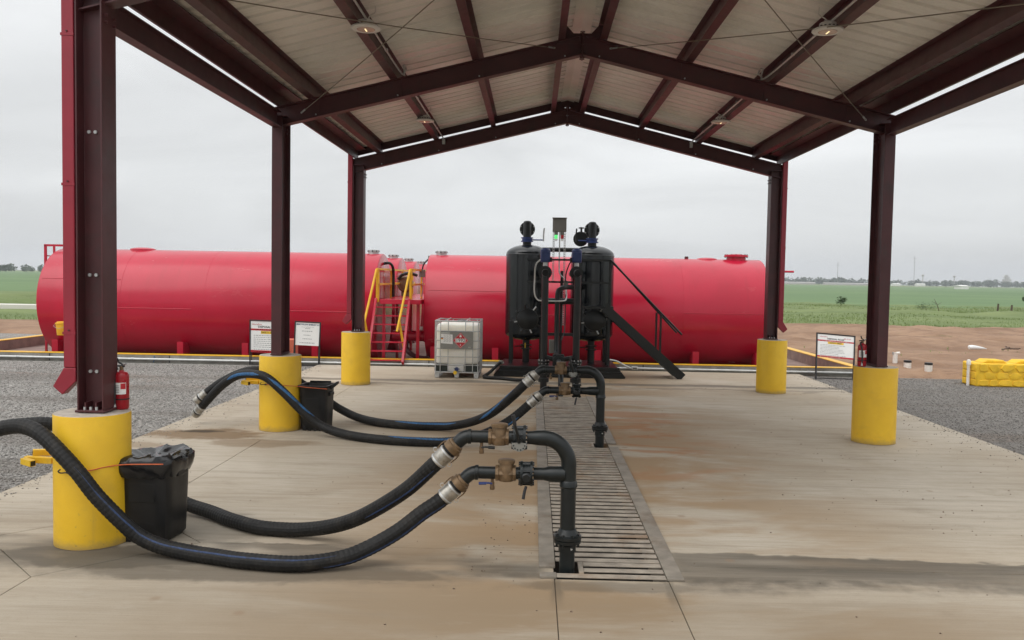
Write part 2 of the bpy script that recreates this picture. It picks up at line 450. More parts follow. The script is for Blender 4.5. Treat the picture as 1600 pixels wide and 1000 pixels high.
class MB:
    def __init__(self):
        self.v, self.f = [], []
    def add(self, vs, fs):
        o = len(self.v)
        self.v += [tuple(x) for x in vs]
        self.f += [tuple(i + o for i in q) for q in fs]
        return self
    def box(self, c, s, rot=None):
        vs = []
        for dz in (-.5, .5):
            for dx, dy in ((-.5, -.5), (.5, -.5), (.5, .5), (-.5, .5)):
                p = Vector((dx * s[0], dy * s[1], dz * s[2]))
                if rot is not None:
                    p = rot @ p
                vs.append(p + Vector(c))
        return self.add(vs, [(0, 3, 2, 1), (4, 5, 6, 7), (0, 1, 5, 4), (1, 2, 6, 5), (2, 3, 7, 6), (3, 0, 4, 7)])
    def span(self, a, b):
        return self.box([(a[i] + b[i]) / 2 for i in range(3)], [abs(b[i] - a[i]) for i in range(3)])
    def bar(self, p0, p1, w, h, upv=(0, 0, 1)):
        p0, p1 = Vector(p0), Vector(p1)
        d = (p1 - p0).normalized()
        sx = d.cross(Vector(upv))
        sx = sx.normalized() if sx.length > 1e-4 else Vector((1, 0, 0))
        uz = sx.cross(d)
        return self.sweep_section([(-w / 2, -h / 2), (w / 2, -h / 2), (w / 2, h / 2), (-w / 2, h / 2)], p0, p1, sx, uz)
    def sweep_section(self, sec, p0, p1, sx, uz):
        p0, p1 = Vector(p0), Vector(p1)
        n = len(sec)
        vs = [p + sx * a + uz * b for p in (p0, p1) for a, b in sec]
        fs = [(i, (i + 1) % n, n + (i + 1) % n, n + i) for i in range(n)]
        fs += [tuple(range(n - 1, -1, -1)), tuple(range(n, 2 * n))]
        return self.add(vs, fs)
    def ibeam(self, p0, p1, d, bf, tf, tw, upv):
        p0, p1 = Vector(p0), Vector(p1)
        ax = (p1 - p0).normalized()
        sx = ax.cross(Vector(upv)).normalized()
        uz = sx.cross(ax)
        h, b, t = d / 2, bf / 2, tw / 2
        sec = [(-b, -h), (b, -h), (b, -h + tf), (t, -h + tf), (t, h - tf), (b, h - tf), (b, h), (-b, h), (-b, h - tf), (-t, h - tf), (-t, -h + tf), (-b, -h + tf)]
        n = len(sec)
        vs = [p + sx * a + uz * c for p in (p0, p1) for a, c in sec]
        fs = [(i, (i + 1) % n, n + (i + 1) % n, n + i) for i in range(n)]
        caps = [(0, 1, 2, 3, 10, 11), (3, 4, 9, 10), (4, 5, 6, 7, 8, 9)]
        fs += [tuple(reversed(c)) for c in caps] + [tuple(i + n for i in c) for c in caps]
        return self.add(vs, fs)
    def tube(self, pts, r, n=12, caps=True):
        pts = [Vector(p) for p in pts]
        rs = r if isinstance(r, (list, tuple)) else [r] * len(pts)
        tan = []
        for i in range(len(pts)):
            a = pts[max(0, i - 1)]
            b = pts[min(len(pts) - 1, i + 1)]
            tan.append((b - a).normalized() if (b - a).length > 1e-9 else Vector((0, 0, 1)))
        u, _ = frame_of(tan[0])
        vs = []
        for i, p in enumerate(pts):
            u = (u - tan[i] * u.dot(tan[i])).normalized()
            w = tan[i].cross(u)
            for k in range(n):
                a = 2 * math.pi * k / n
                vs.append(p + (u * math.cos(a) + w * math.sin(a)) * rs[i])
        fs = []
        for i in range(len(pts) - 1):
            for k in range(n):
                k2 = (k + 1) % n
                fs.append((i * n + k, i * n + k2, (i + 1) * n + k2, (i + 1) * n + k))
        if caps:
            fs.append(tuple(range(n - 1, -1, -1)))
            fs.append(tuple((len(pts) - 1) * n + k for k in range(n)))
        return self.add(vs, fs)
    def cyl(self, p0, p1, r, n=16, r2=None):
        return self.tube([p0, p1], [r, r if r2 is None else r2], n)
    def lathe(self, prof, p0, axis=(0, 0, 1), n=24):
        """prof: list of (distance along axis, radius)"""
        ax = Vector(axis).normalized()
        u, w = frame_of(ax)
        p0 = Vector(p0)
        vs = []
        for t, r in prof:
            for k in range(n):
                a = 2 * math.pi * k / n
                vs.append(p0 + ax * t + (u * math.cos(a) + w * math.sin(a)) * max(r, 1e-4))
        fs = []
        for i in range(len(prof) - 1):
            for k in range(n):
                k2 = (k + 1) % n
                fs.append((i * n + k, (i + 1) * n + k, (i + 1) * n + k2, i * n + k2))
        fs.append(tuple(range(n)))
        fs.append(tuple((len(prof) - 1) * n + k for k in range(n - 1, -1, -1)))
        return self.add(vs, fs)
    def prism(self, poly, o, ex, ey, ez, depth):
        """2D polygon in the ex-ey plane at o, extruded by depth along ez"""
        o, ex, ey, ez = Vector(o), Vector(ex), Vector(ey), Vector(ez)
        n = len(poly)
        vs = [o + ex * a + ey * b + ez * d for d in (0, depth) for a, b in poly]
        fs = [(i, (i + 1) % n, n + (i + 1) % n, n + i) for i in range(n)]
        fs += [tuple(range(n - 1, -1, -1)), tuple(range(n, 2 * n))]
        return self.add(vs, fs)
    def text(self, s, size, o, ex, ey, align='CENTER', bold=0.0, lift=0.0):
        cu = bpy.data.curves.new('lettering', 'FONT')
        cu.body = s
        cu.size = size
        cu.align_x = align
        cu.align_y = 'CENTER'
        cu.offset = bold
        cu.resolution_u = 2
        ob = bpy.data.objects.new('lettering', cu)
        me = bpy.data.meshes.new_from_object(ob)
        o, ex, ey = Vector(o), Vector(ex), Vector(ey)
        ez = ex.cross(ey)
        self.add([o + ex * v.co.x + ey * v.co.y + ez * lift for v in me.vertices], [tuple(p.vertices) for p in me.polygons])
        bpy.data.objects.remove(ob)
        bpy.data.curves.remove(cu)
        bpy.data.meshes.remove(me)
        return self
    def build(self, name, m, parent=None, smooth=True, bevel=0.0, ang=38, loc=None):
        off = Vector(WLOC.get(parent.name, (0, 0, 0))) if parent else Vector((0, 0, 0))
        if parent is None and loc is not None:
            off = Vector(loc)
        me = bpy.data.meshes.new(name)
        me.from_pydata([tuple(Vector(v) - off) for v in self.v], [], self.f)
        me.validate()
        me.update()
        fix_normals(me)
        me.materials.append(MT[m] if isinstance(m, str) else m)
        if smooth:
            me.shade_smooth()
            me.set_sharp_from_angle(angle=R(ang))
        ob = bpy.data.objects.new(name, me)
        COL.objects.link(ob)
        if parent:
            ob.parent = parent
            WLOC[ob.name] = off
        elif loc is not None:
            ob.location = loc
            WLOC[ob.name] = off
        if bevel:
            b = ob.modifiers.new('bevel', 'BEVEL')
            b.width = bevel
            b.segments = 2
            b.limit_method = 'ANGLE'
            b.angle_limit = R(40)
        return ob

import bmesh
def fix_normals(me):
    bm = bmesh.new()
    bm.from_mesh(me)
    bmesh.ops.recalc_face_normals(bm, faces=bm.faces)
    bm.to_mesh(me)
    bm.free()

def tag(o, label=None, cat=None, group=None, kind=None):
    for k, v in (('label', label), ('category', cat), ('group', group), ('kind', kind)):
        if v:
            o[k] = v
    return o
def empty(name, loc, label=None, cat=None, group=None):
    o = bpy.data.objects.new(name, None)
    COL.objects.link(o)
    o.location = loc
    o.empty_display_size = 0.2
    WLOC[o.name] = Vector(loc)
    return tag(o, label, cat, group)
def place(ob_src, name, parent, delta):
    """another piece that shares ob_src's mesh, shifted by delta"""
    o = ob_src.copy()
    o.name = name
    o.location = ob_src.location + Vector(delta)
    COL.objects.link(o)
    o.parent = parent
    return o
def copy_tree(root, loc, label):
    def rec(o, par):
        c = o.copy()
        COL.objects.link(c)
        if par:
            c.parent = par
        for ch in [x for x in bpy.data.objects if x.parent == o]:
            rec(ch, c)
        return c
    r = rec(root, None)
    r.location = loc
    r['label'] = label
    return r
def spline(pts, step=0.02):
    """Catmull-Rom through pts, resampled to even steps"""
    P = [Vector(p) for p in pts]
    P = [P[0] * 2 - P[1]] + P + [P[-1] * 2 - P[-2]]
    out = []
    for i in range(1, len(P) - 2):
        p0, p1, p2, p3 = P[i - 1:i + 3]
        for k in range(24):
            t = k / 24
            out.append(0.5 * ((2 * p1) + (p2 - p0) * t + (2 * p0 - 5 * p1 + 4 * p2 - p3) * t * t + (3 * p1 - p0 - 3 * p2 + p3) * t ** 3))
    out.append(P[-2])
    for _ in range(3):
        out = [out[0]] + [(out[i - 1] + out[i] * 2 + out[i + 1]) / 4 for i in range(1, len(out) - 1)] + [out[-1]]
    res = [out[0]]
    acc = 0.0
    for a, b in zip(out, out[1:]):
        L = (b - a).length
        while acc + L >= step:
            t = (step - acc) / L
            a = a + (b - a) * t
            L = (b - a).length
            res.append(a)
            acc = 0.0
        acc += L
    res.append(out[-1])
    return res
def mesh_np(name, verts, faces, m, kind='stuff', label=None):
    me = bpy.data.meshes.new(name)
    nv, nf, k = len(verts), len(faces), faces.shape[1]
    me.vertices.add(nv)
    me.vertices.foreach_set('co', verts.astype(np.float32).ravel())
    me.loops.add(nf * k)
    me.loops.foreach_set('vertex_index', faces.astype(np.int32).ravel())
    me.polygons.add(nf)
    me.polygons.foreach_set('loop_start', np.arange(0, nf * k, k, dtype=np.int32))
    me.polygons.foreach_set('loop_total', np.full(nf, k, dtype=np.int32))
    me.update(calc_edges=True)
    me.materials.append(MT[m])
    o = bpy.data.objects.new(name, me)
    COL.objects.link(o)
    o['kind'] = kind
    if label:
        o['label'] = label
    return o

# ================================================================== GROUND
def sheet(name, xs, ys, skip, z, m):
    b = MB()
    for i in range(len(xs) - 1):
        for j in range(len(ys) - 1):
            if (i, j) in skip:
                continue
            b.add([(xs[i], ys[j], z), (xs[i + 1], ys[j], z), (xs[i + 1], ys[j + 1], z), (xs[i], ys[j + 1], z)], [(0, 1, 2, 3)])
    return tag(b.build(name, m, smooth=False), kind='structure')
sheet('ground', [-1600, -1.2, 1.2, 1600], [-120, 6.2, 17.4, 3000], {(1, 1)}, -0.16, 'grass')
sheet('gravel_lot', [-70, -1.2, 1.2, 70], [-60, 6.2, 17.4, 22.1], {(1, 1)}, -0.05, 'gravel')

def rough_patch(name, x0, x1, y0, y1, nx, ny, fz, m, edge=1.2, fade=1.5, zb=-0.156):
    """open terrain sheet with uneven relief and wandering edges"""
    xs, ys = np.linspace(x0, x1, nx), np.linspace(y0, y1, ny)
    V = []
    for j, y in enumerate(ys):
        for i, x in enumerate(xs):
            t = j / (ny - 1)
            w = edge * (mnoise.noise(Vector((x * 0.25, 3.1 + (0 if t < .5 else 9), 0))) * (abs(t - 0.5) * 2) ** 4)
            yy = y + w
            d = min(y - y0, y1 - y, x - x0, x1 - x) / fade
            V.append((x, yy, zb + max(0.0, fz(x, yy)) * min(1, max(0, d)) if d < 1 else zb + max(0.0, fz(x, yy))))
    idx = np.arange(nx * ny).reshape(ny, nx)
    F = np.stack([idx[:-1, :-1], idx[:-1, 1:], idx[1:, 1:], idx[1:, :-1]], -1).reshape(-1, 4)
    o = mesh_np(name, np.array(V), F, m, kind='structure')
    o.data.shade_smooth()
    return o
def fb(x, y, s, o=4):
    return mnoise.fractal(Vector((x * s, y * s, 1.7)), 1.0, 2.0, o)
def dirt_z(x, y):
    rut = 0.07 * math.sin(y * 1.15 + 1.3 * mnoise.noise(Vector((x * 0.12, y * 0.1, 0))) * 3)
    clod = 0.10 * max(0, fb(x, y, 1.1)) * (1.8 if y < 25.5 else 1)
    return 0.17 + rut + 0.16 * fb(x, y, 0.16) + clod
rough_patch('dirt_strip', 7.95, 62, 22.0, 50.5, 220, 150, lambda x, y: dirt_z(x, y), 'dirt', 1.0, 0.9)
rough_patch('dirt_strip', -75, -17.2, 31.0, 40.5, 120, 50, lambda x, y: 0.16 + 0.2 * max(0, fb(x, y, 0.3)), 'dirt', 1.0, 1.0)
rough_patch('gravel_apron', -75, -16.9, 21.9, 33.0, 40, 16, lambda x, y: 0.108, 'gravel', 0.6, 0.3)
rough_patch('pasture', -110, -17.0, 40.0, 84, 90, 70, lambda x, y: 0.05 + 0.25 * fb(x, y, 0.12) + 0.75 * math.exp(-((y - 62) / 4.0) ** 2) * (0.7 + 0.5 * fb(x, y, 0.1)), 'grass', 1.0, 2)
rough_patch('pasture', 7.95, 140, 49.5, 104, 130, 60, lambda x, y: 0.06 + 0.32 * fb(x, y, 0.10) + 0.3 * math.exp(-((y - 74) / 5.0) ** 2) * (0.6 + fb(x, y, 0.2)), 'grass', 1.6, 2)
rough_patch('crop_field', -900, 1100, 96, 900, 160, 60, lambda x, y: 0.05 + 0.25 * fb(x, y, 0.012), 'crop', 5, 8)
b = MB()
n = 40
for i in range(n):
    xa, xb = -140 + i * 123 / n, -140 + (i + 1) * 123 / n
    f = lambda x: 51.5 + 0.6 * math.sin(x * 0.05)
    b.add([(xa, f(xa), 0.20), (xb, f(xb), 0.20), (xb, f(xb) + 1.5, 0.20), (xa, f(xa) + 1.5, 0.20), (xa, f(xa), -0.1), (xb, f(xb), -0.1)], [(0, 1, 2, 3), (4, 5, 1, 0)])
tag(b.build('farm_road', 'road', smooth=False), kind='structure')

# ------------------------------------------------------------------ gravel stones
ICO_V = np.array([(0, 0, 1), (.9, 0, .1), (.3, .85, .15), (-.75, .55, .1), (-.7, -.6, .15), (.35, -.9, .1), (0, 0, -.8)])
ICO_F = np.array([(0, 1, 2), (0, 2, 3), (0, 3, 4), (0, 4, 5), (0, 5, 1), (6, 2, 1), (6, 3, 2), (6, 4, 3), (6, 5, 4), (6, 1, 5)])
def scatter_stones(name, areas, m, smin, smax, z):
    vs, fs, o = [], [], 0
    for (x0, x1, y0, y1, n) in areas:
        px, py = rng.uniform(x0, x1, n), rng.uniform(y0, y1, n)
        s = smin + (smax - smin) * rng.random(n) ** 2.2
        a = rng.uniform(0, 6.28, n)
        sq = rng.uniform(0.45, 0.8, n)
        c, sn = np.cos(a), np.sin(a)
        jit = rng.uniform(0.75, 1.25, (n, 7, 3))
        L = ICO_V[None] * jit
        X = (L[..., 0] * c[:, None] - L[..., 1] * sn[:, None]) * s[:, None] + px[:, None]
        Y = (L[..., 0] * sn[:, None] + L[..., 1] * c[:, None]) * s[:, None] + py[:, None]
        Z = L[..., 2] * (s * sq)[:, None] + z
        V = np.stack([X, Y, Z], -1).reshape(-1, 3)
        F = (ICO_F[None] + (np.arange(n) * 7)[:, None, None]).reshape(-1, 3) + o
        o += len(V)
        vs.append(V); fs.append(F)
    return mesh_np(name, np.concatenate(vs), np.concatenate(fs), m)
scatter_stones('gravel_stones', [(-9.5, -6.2, 7.0, 12.5, 20000), (-13, -6.2, 12.5, 22.0, 34000), (-18, -13, 16, 22.0, 6000), (6.2, 10.5, 9.5, 22.0, 22000), (10.5, 15, 14, 22.4, 8000)], 'stone', 0.006, 0.022, -0.048)

# ------------------------------------------------------------------ concrete slab in jointed panels
TR = 0.44
PX, PY = 4.396, (7.2825, 12.799, 18.316)
slab = empty('concrete_slab', (0, 0, 0))
slab['kind'] = 'structure'
G = 0.0035
DQ = 0.93
def slab_panel(x0, x1, y0, y1, left=(), right=()):
    """one pour; left / right: pier positions along that edge where the diamond is boxed out"""
    x0, x1, y0, y1 = x0 + G, x1 - G, y0 + G, y1 - G
    P = []
    def edge(x, ys, sgn, order):
        out = []
        for yc in sorted(ys, reverse=order < 0):
            for dy in ((-DQ, 0, DQ) if order > 0 else (DQ, 0, -DQ)):
                y = yc + dy
                if y0 - 1e-6 <= y <= y1 + 1e-6:
                    out.append((x + sgn * (DQ - abs(dy)), y))
                elif y0 < yc + DQ and yc - DQ < y1 and dy == 0:
                    out.append((x + sgn * DQ, min(max(yc, y0), y1)))
        return out
    r = edge(x1, right, -1, 1)
    l = edge(x0, left, 1, -1)
    if not any(abs(q[1] - y0) < 1e-6 for q in r): r = [(x1, y0)] + r
    if not any(abs(q[1] - y1) < 1e-6 for q in r): r = r + [(x1, y1)]
    if not any(abs(q[1] - y1) < 1e-6 for q in l): l = [(x0, y1)] + l
    if not any(abs(q[1] - y0) < 1e-6 for q in l): l = l + [(x0, y0)]
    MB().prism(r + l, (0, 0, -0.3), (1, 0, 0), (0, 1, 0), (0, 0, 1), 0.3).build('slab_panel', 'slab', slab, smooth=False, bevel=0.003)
JY = 19.3
P1, P2, P3 = PY
slab_panel(-6.14, -PX, -9.0, P1, (), (P1,))
slab_panel(-6.14, -PX, P1, JY, (), (P1, P2))
slab_panel(-PX, -TR, -9.0, P1, (P1,), ())
slab_panel(-PX, -TR, P1, JY, (P1, P2), ())
slab_panel(TR, 6.14, -9.0, 6.98)
slab_panel(TR, 6.14, 6.98, JY)
slab_panel(-TR, TR, -9.0, 6.6)
slab_panel(-TR, TR, 16.94, JY)
slab_panel(-6.14, 0.9, JY, 22.1)
slab_panel(0.9, 6.14, JY, 22.1)
for y in (P1, P2):
    q = DQ - 2 * G
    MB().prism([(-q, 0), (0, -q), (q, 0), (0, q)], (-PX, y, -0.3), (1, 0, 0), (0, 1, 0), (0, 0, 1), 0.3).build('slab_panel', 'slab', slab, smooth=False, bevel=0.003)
b = MB()
for x0, x1, y0, y1 in ((-6.12, -TR - .02, -8.98, 22.08), (TR + .02, 6.12, -8.98, 22.08), (-TR - .018, TR + .018, -8.98, 6.59), (-TR - .018, TR + .018, 17.06, 22.08)):
    b.add([(x0, y0, -.009), (x1, y0, -.009), (x1, y1, -.009), (x0, y1, -.009)], [(0, 1, 2, 3)])
b.build('joint_filler', 'joint', slab, smooth=False)
# drain trench below the grate
b = MB()
b.span((-TR - .1, 6.5, -.75), (-TR - .001, 17.05, -.302)).span((TR + .001, 6.5, -.75), (TR + .1, 17.05, -.302))
b.span((-TR - .1, 6.5, -.82), (TR + .1, 17.05, -.752))
b.span((-TR, 6.5, -.75), (TR, 6.598, -.302)).span((-TR, 16.95, -.75), (TR, 17.05, -.302))
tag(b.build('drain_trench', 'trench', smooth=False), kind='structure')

# crumbs of gravel and mud lying on the concrete
scatter_stones('spilled_gravel', [(-6.13, -5.95, 6.0, 22.0, 500), (-5.95, -5.5, 6.5, 22.0, 160), (5.95, 6.13, 8.5, 22.0, 420), (5.5, 5.95, 9, 22, 110)], 'stone', 0.005, 0.016, 0.003)
scatter_stones('grit_crumbs', [(-6, 6, 3.0, 20.5, 420), (-5, 5.5, 3.2, 10, 150), (-1.2, -.55, 6.5, 9, 60), (2, 6, 8, 15, 160)], 'wood_dark', 0.003, 0.012, 0.002)

# ================================================================== DRAIN GRATE
gr = empty('drain_grate', (0, 11.7, 0), 'long steel slatted grate over the drain trench down the middle of the slab', 'grate')
GZ = 0.016
slat = None
y = 6.66
pitch = 0.139
b = MB().span((-0.555, 6.60, 0.001), (-0.425, 6.70, 0.02))
b.build('end_plate', 'grate_rail', gr, bevel=0.002)
MB().span((-0.423, 6.612, GZ - .011), (0.424, 6.692, GZ)).build('slat', 'grate', gr, bevel=0.003)
# short slats beside the first riser
for yy in (6.745 + 0.045, 6.745 + 0.045 + pitch):
    MB().span((-0.205, yy - .039, GZ - .011), (0.424, yy + .039, GZ)).build('slat', 'grate', gr, bevel=0.003)
MB().span((-0.245, 6.694, -0.02), (-0.207, 6.97, GZ + .002)).build('cross_bar', 'grate', gr, bevel=0.002)
base = MB().span((-0.424, 7.035 - .040, GZ - .011), (0.424, 7.035 + .040, GZ)).build('slat', 'grate', gr, bevel=0.003)
yy = 7.035 + pitch
i = 1
while yy < 16.86:
    if 11.86 < yy < 12.12:
        MB().span((-0.424, yy - .040, GZ - .011), (0.20, yy + .040, GZ)).build('slat', 'grate', gr, bevel=0.003)
    else:
        place(base, 'slat', gr, (0, yy - 7.035, random.uniform(-.002, .002)))
    yy += pitch
MB().span((0.202, 11.83, -0.02), (0.235, 12.15, GZ + .002)).build('cross_bar', 'grate', gr, bevel=0.002)
for x0, x1, cutsY in ((-0.56, -0.43, [6.84, 9.3, 12.3, 15.2, 16.95]), (0.43, 0.56, [6.60, 9.0, 11.87, 12.12, 14.6, 16.95])):
    for a, c in zip(cutsY, cutsY[1:]):
        if abs(c - a) < .3:
            continue
        MB().span((x0, a + .004, 0.001), (x1, c - .004, 0.021)).build('rail', 'grate_rail', gr, bevel=0.003)

# ================================================================== CONCRETE PIERS
PH = 1.113
def make_pier(loc):
    p = empty('concrete_pier', loc, 'x', 'pier', 'yellow round piers carrying the canopy columns')
    n = 56
    prof = [(0, .307), (.004, .306), (PH - .012, .305), (PH - .003, .302)]
    b = MB()
    vs = []
    for t, r in prof:
        for k in range(n):
            a = 2 * math.pi * k / n
            zz = t
            if t < .002:
                zz = 0.004 + 0.012 * max(0, mnoise.noise(Vector((math.cos(a) * 5, math.sin(a) * 5, loc[1]))))
            vs.append(Vector(loc) + Vector((math.cos(a) * r, math.sin(a) * r, zz)))
    fs = [(i * n + k, i * n + (k + 1) % n, (i + 1) * n + (k + 1) % n, (i + 1) * n + k) for i in range(3) for k in range(n)]
    b.add(vs, fs)
    b.build('painted_shell', 'yellow_paint', p)
    MB().lathe([(-.1, .30), (PH - .004, .3005), (PH, .296), (PH + .004, .20), (PH + .005, .02)], loc, n=n).build('cement_core', 'cement', p)
    return p
PIER = make_pier((-PX, PY[0], 0))
PIER['label'] = 'yellow pier beside the bag-lined trash bin, nearest to the camera'
for (sx, k, lab) in ((-1, 1, 'yellow pier with the open trash bin strapped to it'), (-1, 2, 'yellow pier in front of the red tank stairs'),
                     (1, 0, 'yellow pier of the nearest right column, outside the picture'), (1, 1, 'yellow pier with a fire extinguisher, beside the gravel on the right'), (1, 2, 'yellow pier before the end of the right red tank')):
    copy_tree(PIER, (sx * PX, PY[k], 0), lab)

# ================================================================== CANOPY
SL = 0.2441
EZ = 4.485
SLV = Vector((1, 0, -SL)).normalized()
can = empty('canopy', (0, 12.8, 0), 'open sided gable canopy of maroon steel with ribbed metal roof', 'canopy')
def rbot(x): return EZ + SL * (PX - abs(x))
RD = 0.285
def rtop(x): return rbot(x) + RD
# columns
for sx in (-1, 1):
    for k, yv in enumerate(PY):
        z0 = PH + .032
        b = MB()
        if k == 1:
            cxx = sx * PX
            b.ibeam((cxx, yv, z0), (cxx, yv, rbot(cxx) + .12), 0.44, 0.15, 0.016, 0.011, (0, 1, 0))
        else:
            cxx = sx * (PX - .045)
            b.ibeam((cxx, yv, z0), (cxx, yv, rbot(cxx) + .12), 0.225, 0.25, 0.014, 0.010, (1, 0, 0))
        col = b.build('column', 'steel_maroon', can, ang=30, bevel=.003)
        w = (.17, .46) if k == 1 else (.25, .28)
        MB().span((cxx - w[0] / 2, yv - w[1] / 2, PH + .012), (cxx + w[0] / 2, yv + w[1] / 2, PH + .031)).build('base_plate', 'steel_maroon', col, bevel=.003)
        if k != 1:
            for q in (-.045, .045):
                MB().span((cxx + q - .006, yv - .123, PH + .033), (cxx + q + .006, yv - .007, PH + .095)).build('stiffener', 'steel_maroon', col)
        for qx in (-.05, 0, .05):
            MB().cyl((cxx + qx, yv - w[1] / 2 + .022, PH + .032), (cxx + qx, yv - w[1] / 2 + .022, PH + .058), .012, 6).build('anchor_nut', 'galv', col)
        if k == 0:
            for zz in (1.46, 2.28, 3.48):
                for qx in (-.027, .027):
                    MB().cyl((cxx + qx + sx * .025, yv - .006, zz), (cxx + qx + sx * .025, yv - .022, zz), .0155, 6).build('bolt', 'galv', col)
        # connection plate and bolts at the head
        hz = rbot(cxx)
        MB().span((cxx - .10, yv - .14, hz + .122), (cxx + .10, yv + .14, hz + .136)).build('cap_plate', 'steel_maroon', col, bevel=.002)
        for qz in (-.03, -.09):
            for q in (-1, 1):
                MB().cyl((cxx + sx * -.115 - (0 if k != 1 else -sx * .03), yv + q * .07, hz + qz - .03), (cxx - sx * .14 - (0 if k != 1 else -sx * .03), yv + q * .07, hz + qz - .03), .012, 6).build('bolt', 'steel_maroon', col)
# rafters with end plates, ridge plates
for k, yv in enumerate(PY):
    for sx in (-1, 1):
        p0 = Vector((sx * (PX + .12), yv, rbot(PX + .12) + RD / 2))
        p1 = Vector((sx * .012, yv, rbot(.012) + RD / 2))
        r_ = MB().ibeam(p0, p1, RD * .97, .16, .014, .009, Vector((sx * SL, 0, 1))).build('rafter', 'steel_maroon', can, ang=30)
        MB().span((sx * .002, yv - .085, rbot(0) - .05), (sx * .0115, yv + .085, rtop(0) + .05)).build('end_plate', 'steel_maroon', r_)
        for qz in (-.035, .06, .2, .33):
            for q in (-.05, .05):
                MB().cyl((sx * .012, yv + q, rbot(0) + qz), (sx * .035, yv + q, rbot(0) + qz), .011, 6).build('bolt', 'steel_maroon', r_)
        for px in (0.25, 1.49, 2.68, 3.88):
            MB().prism([(-.05, 0), (.05, 0), (.05, .27), (-.05, .27)], (sx * px, yv - .012, rbot(px) + .012), (1, 0, 0), (0, 0, 1), (0, -1, 0), .008).build('stiffener', 'steel_maroon', r_)
            MB().cyl((sx * px, yv - .02, rbot(px) + .05), (sx * px, yv - .034, rbot(px) + .05), .012, 6).build('bolt', 'galv', r_)
    t = rtop(0)
    MB().prism([(-.36, t - .12), (.36, t - .12), (.33, t + .14), (.24, t + .15), (.13, t + .03), (-.13, t + .03), (-.24, t + .15), (-.33, t + .14)], (0, yv - .014, 0), (1, 0, 0), (0, 0, 1), (0, -1, 0), .010).build('ridge_plate', 'steel_maroon', can)
# purlins: Z sections on the rafters, along the bay
Y0, Y1 = PY[0] - .22, PY[2] + .16
PD = 0.22
for sx in (-1, 1):
    ux = Vector((sx, 0, -SL)).normalized()
    uz = Vector((sx * SL, 0, 1)).normalized()
    for px in (0.25, 1.49, 2.68, 3.88):
        o = Vector((sx * px, 0, rtop(px) + .003))
        w, t = .105, .004
        sec = [(w, 0), (w, t), (t, t), (t, PD), (-.07, PD), (-.07, PD - t), (0, PD - t), (0, 0)]
        MB().sweep_section(sec, o + Vector((0, Y0, 0)), o + Vector((0, Y1, 0)), ux, uz).build('purlin', 'steel_maroon', can, smooth=False)
    # eave strut channel
    ex = sx * (PX + .02)
    ez = EZ + RD - .02
    sec = [(.03 * sx, .016), (-.004 * sx, .016), (-.004 * sx, .195), (-.17 * sx, .228), (-.17 * sx, .240), (.004 * sx, .206), (.004 * sx, .024), (.03 * sx, .024)]
    MB().sweep_section(sec, (ex, Y0, ez), (ex, Y1, ez), Vector((1, 0, 0)), Vector((0, 0, 1))).build('eave_strut', 'steel_maroon', can, smooth=False)
    # eave beam of the first bay only
    MB().ibeam((sx * PX, PY[0] + .13, 4.547), (sx * PX, PY[1] - .225, 4.547), .225, .125, .013, .008, (0, 0, 1)).build('eave_beam', 'steel_maroon', can, ang=30)
